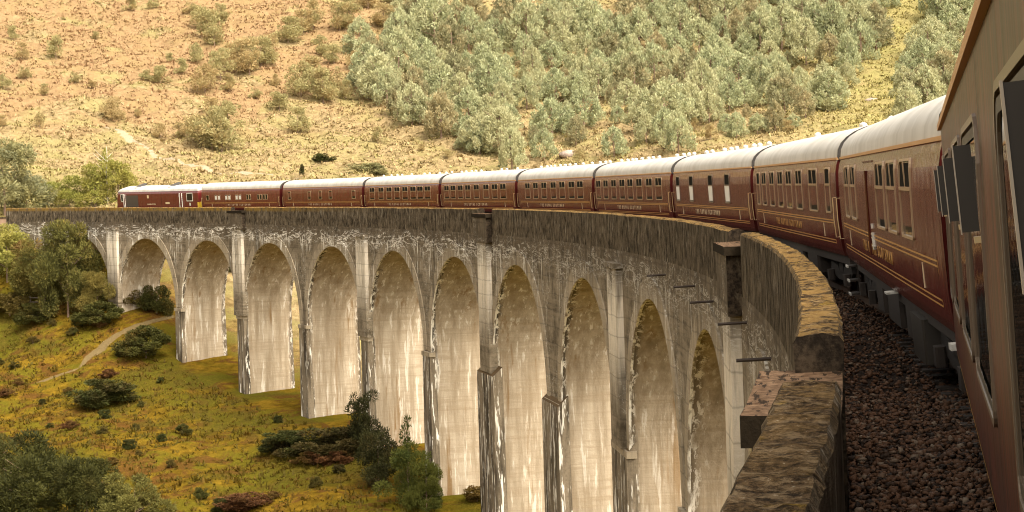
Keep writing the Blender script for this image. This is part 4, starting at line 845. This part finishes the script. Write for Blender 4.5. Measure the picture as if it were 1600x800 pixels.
MB().box(-10.1,-9.75,1.30,1.36,1.05,1.9).build('yellow_corner',M_YELLOW,loco)
MB().box(-9.8,9.8,-1.2,1.2,.75,1.0).box(-3,3,-1.25,1.25,.35,.75,b=.1).build('underframe',M_BLACK,loco)
bogie(loco,6.6);bogie(loco,-6.6)
for x in (10.95,-10.25):
    for sy in (1,-1): MB().tube([(x-.15,sy*.87,1.02),(x+.35*(1 if x>0 else -1),sy*.87,1.02)],.12,8).build('buffer',M_BLACK,loco)

# ---------------------------------------------------------------- vegetation
def leafcloud(blobs,n,ls,asp,up=0.3,seed=0,shell=.55,jit=.3):
    g=np.random.default_rng(seed)
    bl=np.array(blobs,float)           # x,y,z,rx,ry,rz
    vol=bl[:,3]*bl[:,4]*bl[:,5];pk=g.choice(len(bl),n,p=(vol**.75)/(vol**.75).sum())
    d=g.normal(size=(n,3));d/=np.linalg.norm(d,axis=1)[:,None]
    rad=(shell+(1-shell)*g.uniform(0,1,n)**.5)*g.uniform(.85,1.08,n)
    c=bl[pk,:3]+d*rad[:,None]*bl[pk,3:]
    ax=d*.7+g.normal(size=(n,3))*jit+np.array([0,0,up]);ax/=np.linalg.norm(ax,axis=1)[:,None]
    sd_=np.cross(ax,g.normal(size=(n,3)));sd_/=np.linalg.norm(sd_,axis=1)[:,None]
    L=ls*g.uniform(.6,1.4,n)[:,None];Wd=L*asp
    V=np.stack([c-sd_*Wd*.35,c+sd_*Wd*.35,c+ax*L+sd_*Wd*.22,c+ax*L-sd_*Wd*.22],1)
    # bend the middle so that a leaf is not a flat card
    V[:,2:]+=np.cross(ax,sd_)[:,None,:]*(L*.18)[:,None,:]
    tint=np.clip(np.repeat(g.uniform(0,1,len(bl))[pk]*.35+g.uniform(0,.65,n),4),0,1)
    return V.reshape(-1,3),tint
def crown_mesh(name,matl,blobs,n,ls,asp,**kw):
    V,t=leafcloud(blobs,n,ls,asp,**kw)
    return mesh(name,V,np.arange(len(V)).reshape(-1,4),matl,attrs={'tint':('FLOAT',t)})
def trunk_mesh(name,matl,h,r,limbs,seed=0):
    g=random.Random(seed);b=MB();k=5
    pts=[(g.uniform(-.03,.03)*h*i/k,g.uniform(-.03,.03)*h*i/k,-.25+ (h+.25)*i/k) for i in range(k+1)]
    b.tube(pts,r,7,taper=[1-.8*i/k for i in range(k+1)])
    for _ in range(limbs):
        z=g.uniform(.2,.85)*h;a=g.uniform(0,6.28);l=h*g.uniform(.15,.38)
        b.tube([(0,0,z),(math.cos(a)*l*.5,math.sin(a)*l*.5,z+l*.3),(math.cos(a)*l,math.sin(a)*l,z+l*.65)],r*.35,5,taper=[1,.6,.2])
    return b.me(name,matl)
def pine_blobs(seed):
    g=random.Random(seed);B=[];wd=g.uniform(.28,.40);sh=g.uniform(.5,.9)
    n=g.randint(52,66)
    for k in range(n):
        f=(k+.5)/n;z=.12+.74*f**.9;r=wd*(1-f**2.2)**.7*g.uniform(.5,1.05)+.012
        a=k*2.399+g.uniform(-.5,.5);q=g.uniform(.045,.07)*(1.15-.35*f)
        B.append((math.cos(a)*r,math.sin(a)*r,z+g.uniform(-.03,.03),q,q,q*g.uniform(1.3,2.1)))
    B.append((0,0,.90,.035,.035,.10));return B
def bush_blobs(seed,n=14,w=.45,tall=1.0,lo=.18):
    g=random.Random(seed);B=[]
    for k in range(n):
        a=g.uniform(0,6.28);f=g.random();z=lo+(.86-lo)*f;q=w*math.sqrt(g.random())*(1-.55*max(0,f-.25))
        r=g.uniform(.10,.19)*(1.1-.35*f)
        B.append((math.cos(a)*q,math.sin(a)*q,z,r,r,r*g.uniform(.7,1.1)))
    return B
def unit(me_pair,h,w): return me_pair
PINE=[(crown_mesh('pine_crown',M_PINE if i<7 else M_PINEB,pine_blobs(i),4400,.040,.55,up=.9,jit=.25,seed=i,shell=.35),trunk_mesh('pine_trunk',M_BARK,.9,.022,6,i)) for i in range(9)]
BIRCHM=[(crown_mesh('bush_crown',M_BIRCH,bush_blobs(40+i,18,.36),2400,.05,.6,up=.35,seed=40+i,shell=.35),trunk_mesh('bush_stem',M_BARK,.75,.018,6,40+i)) for i in range(6)]
def var(matl,n,ls,cnt,w=.42,nb=18,lo=.15,seed0=80,shell=.4,asp=.55,barkm=M_BARK,up=.25,th=.7):
    return [(crown_mesh('leaf_crown',matl,bush_blobs(seed0+i,nb,w,lo=lo),n,ls,asp,up=up,seed=seed0+i,shell=shell),trunk_mesh('woody_stem',barkm,th,.02,6,seed0+i)) for i in range(cnt)]
KINDS={'willow':var(M_WILLOW,9000,.03,2,seed0=100),'bright':var(M_BRIGHT,6000,.036,3,seed0=120,w=.38),'thin':var(M_BRIGHT,900,.05,1,seed0=140,w=.3,barkm=M_BARKP,th=.95),
 'oak':var(M_OAK,26000,.023,4,seed0=160,nb=34,w=.46),'oakl':var(M_OAKL,24000,.023,3,seed0=400,nb=34,w=.44),'bright2':var(M_OAK,20000,.025,1,seed0=170,nb=30,w=.46),'oak2':var(M_OAK2,8000,.034,2,seed0=184,nb=26,w=.42),'green':var(M_GREEN,10000,.032,2,seed0=200,nb=20,w=.52),
 'thin2':var(M_GREEN,700,.06,1,seed0=220,nb=12,w=.2,th=.95),'sap':var(M_OAK2,900,.09,1,seed0=230,nb=8,w=.2,lo=.45),'rust':var(M_RUST,4500,.05,1,seed0=240),
 'low':var(M_LOW,8000,.045,3,seed0=260,lo=.1,nb=24,w=.5,th=.5),'heath':var(M_HEATH,12000,.042,2,seed0=280,lo=.1,nb=30,w=.55,th=.4),'rustlow':var(M_RUSTL,8000,.05,2,seed0=300,lo=.1,nb=26,w=.55,th=.4),'lowp':var(M_LOWP,6000,.05,1,seed0=320,lo=.1,nb=24,w=.5,th=.4)}
M_B2=f_leaf((.04,.04,.01),(.17,.16,.04),(.15,.13,.03));M_B2.name='olive_sprig_leaves';KINDS['bright2'][0][0].materials[0]=M_B2
PN={'pine_tree':('crown','trunk')}
def plant(name,pair,x,y,h,wf,label,cat,group=None,zoff=0):
    e=tag(empty(name,loc=(x,y,float(Zt(x,y))+zoff)),label,cat,group)
    e.rotation_euler=(0,0,random.uniform(0,6.28));e.scale=(h*wf,h*wf*random.uniform(.9,1.1),h)
    obj('crown' ,pair[0],e);obj('trunk' if cat=='tree' else 'stem',pair[1],e);return e
for i,(x,y,h) in enumerate(PINES):
    plant('pine_tree',random.choice(PINE),x,y,h*.98,random.uniform(.95,1.4),'pale grey-green pine in the dense wood on the hillside above the train','tree','pines of the hillside wood')
for i,(x,y,h) in enumerate(HILLB):
    a=float(az(x,y))
    if a>21: lab,gp='small olive bush among rusty bracken on the left hillside','scattered bushes on the left hillside'
    elif a>14.5: lab,gp='olive-green birch bush left of the pine wood on the hillside','birch bushes left of the pine wood'
    else: lab,gp='brownish bush growing in or along the edge of the pine wood','brown bushes among the pines'
    plant('birch_bush' if a>14.5 else 'brown_bush',random.choice(BIRCHM),x,y,h*1.1,random.uniform(.9,1.3),lab,'bush',gp)
CN={'willow':('willow_bush','bush'),'bright':('leafy_tree','tree'),'bright2':('olive_bush','bush'),'thin':('birch_tree','tree'),'oak':('dark_bush','bush'),'oakl':('leafy_bush','bush'),'oak2':('ragged_shrub','shrub'),'green':('green_bush','bush'),'thin2':('sapling','tree'),'sap':('conifer_sapling','tree'),'rust':('rusty_bush','bush'),'low':('low_scrub','shrub'),'heath':('heath_shrub','shrub'),'rustlow':('bracken_clump','shrub')}
for i,(x,y,h,wf,k,lab) in enumerate(SPEC):
    kk='lowp' if 'pale green' in lab else k
    nm,cat=CN[k];plant(nm,KINDS[kk][i%len(KINDS[kk])],x,y,h*1.1,wf,lab,cat)
for i,(x,y,h) in enumerate(CLUMPS):
    k=('low','low','heath','rustlow')[i%4]
    plant('bracken_clump',KINDS[k][i%2],x,y,h,(1.5,1.1,1.4,2.0)[i%4],'low brown or olive clump of bracken scattered over the grassy valley floor','shrub','bracken clumps in the valley')
RL=['pinkish rock outcrop below the pines just above the train','small purplish rock in the grassy gap right of the pine wood','small stone by the piers in the valley']
for i,(x,y,h) in enumerate(ROCKS):
    V=ico*RNG.uniform(.7,1.3,(12,1))*np.array([h*1.6,h*1.2,h*.8]);me=mesh('rock',V,icf,M_ROCK);o=tag(obj('rock_outcrop',me,loc=(x,y,float(Zt(x,y))+h*.15)),RL[i],'rock')
    o.modifiers.new('s','SUBSURF').levels=0
    o.modifiers.clear()
(ax,ay),(bx,by)=FENCE[0][:2],FENCE[1][:2]
fz=tag(empty('wooden_fence',loc=(ax,ay,float(Zt(ax,ay)))),'short dark wooden fence below the bushes near the left edge','fence')
n_=3
for k in range(n_):
    x=(bx-ax)*k/(n_-1);y=(by-ay)*k/(n_-1);z=float(Zt(ax+x,ay+y)-Zt(ax,ay));MB().box(x-.06,x+.06,y-.06,y+.06,z-.4,z+1.25).build('post',M_WOOD,fz)
for zz in (.55,1.05):
    zb=float(Zt(bx,by)-Zt(ax,ay));MB().tube([(0,0.07,zz),(bx-ax,by-ay+.07,zz+zb)],.05,5).build('fence_rail',M_WOOD,fz)
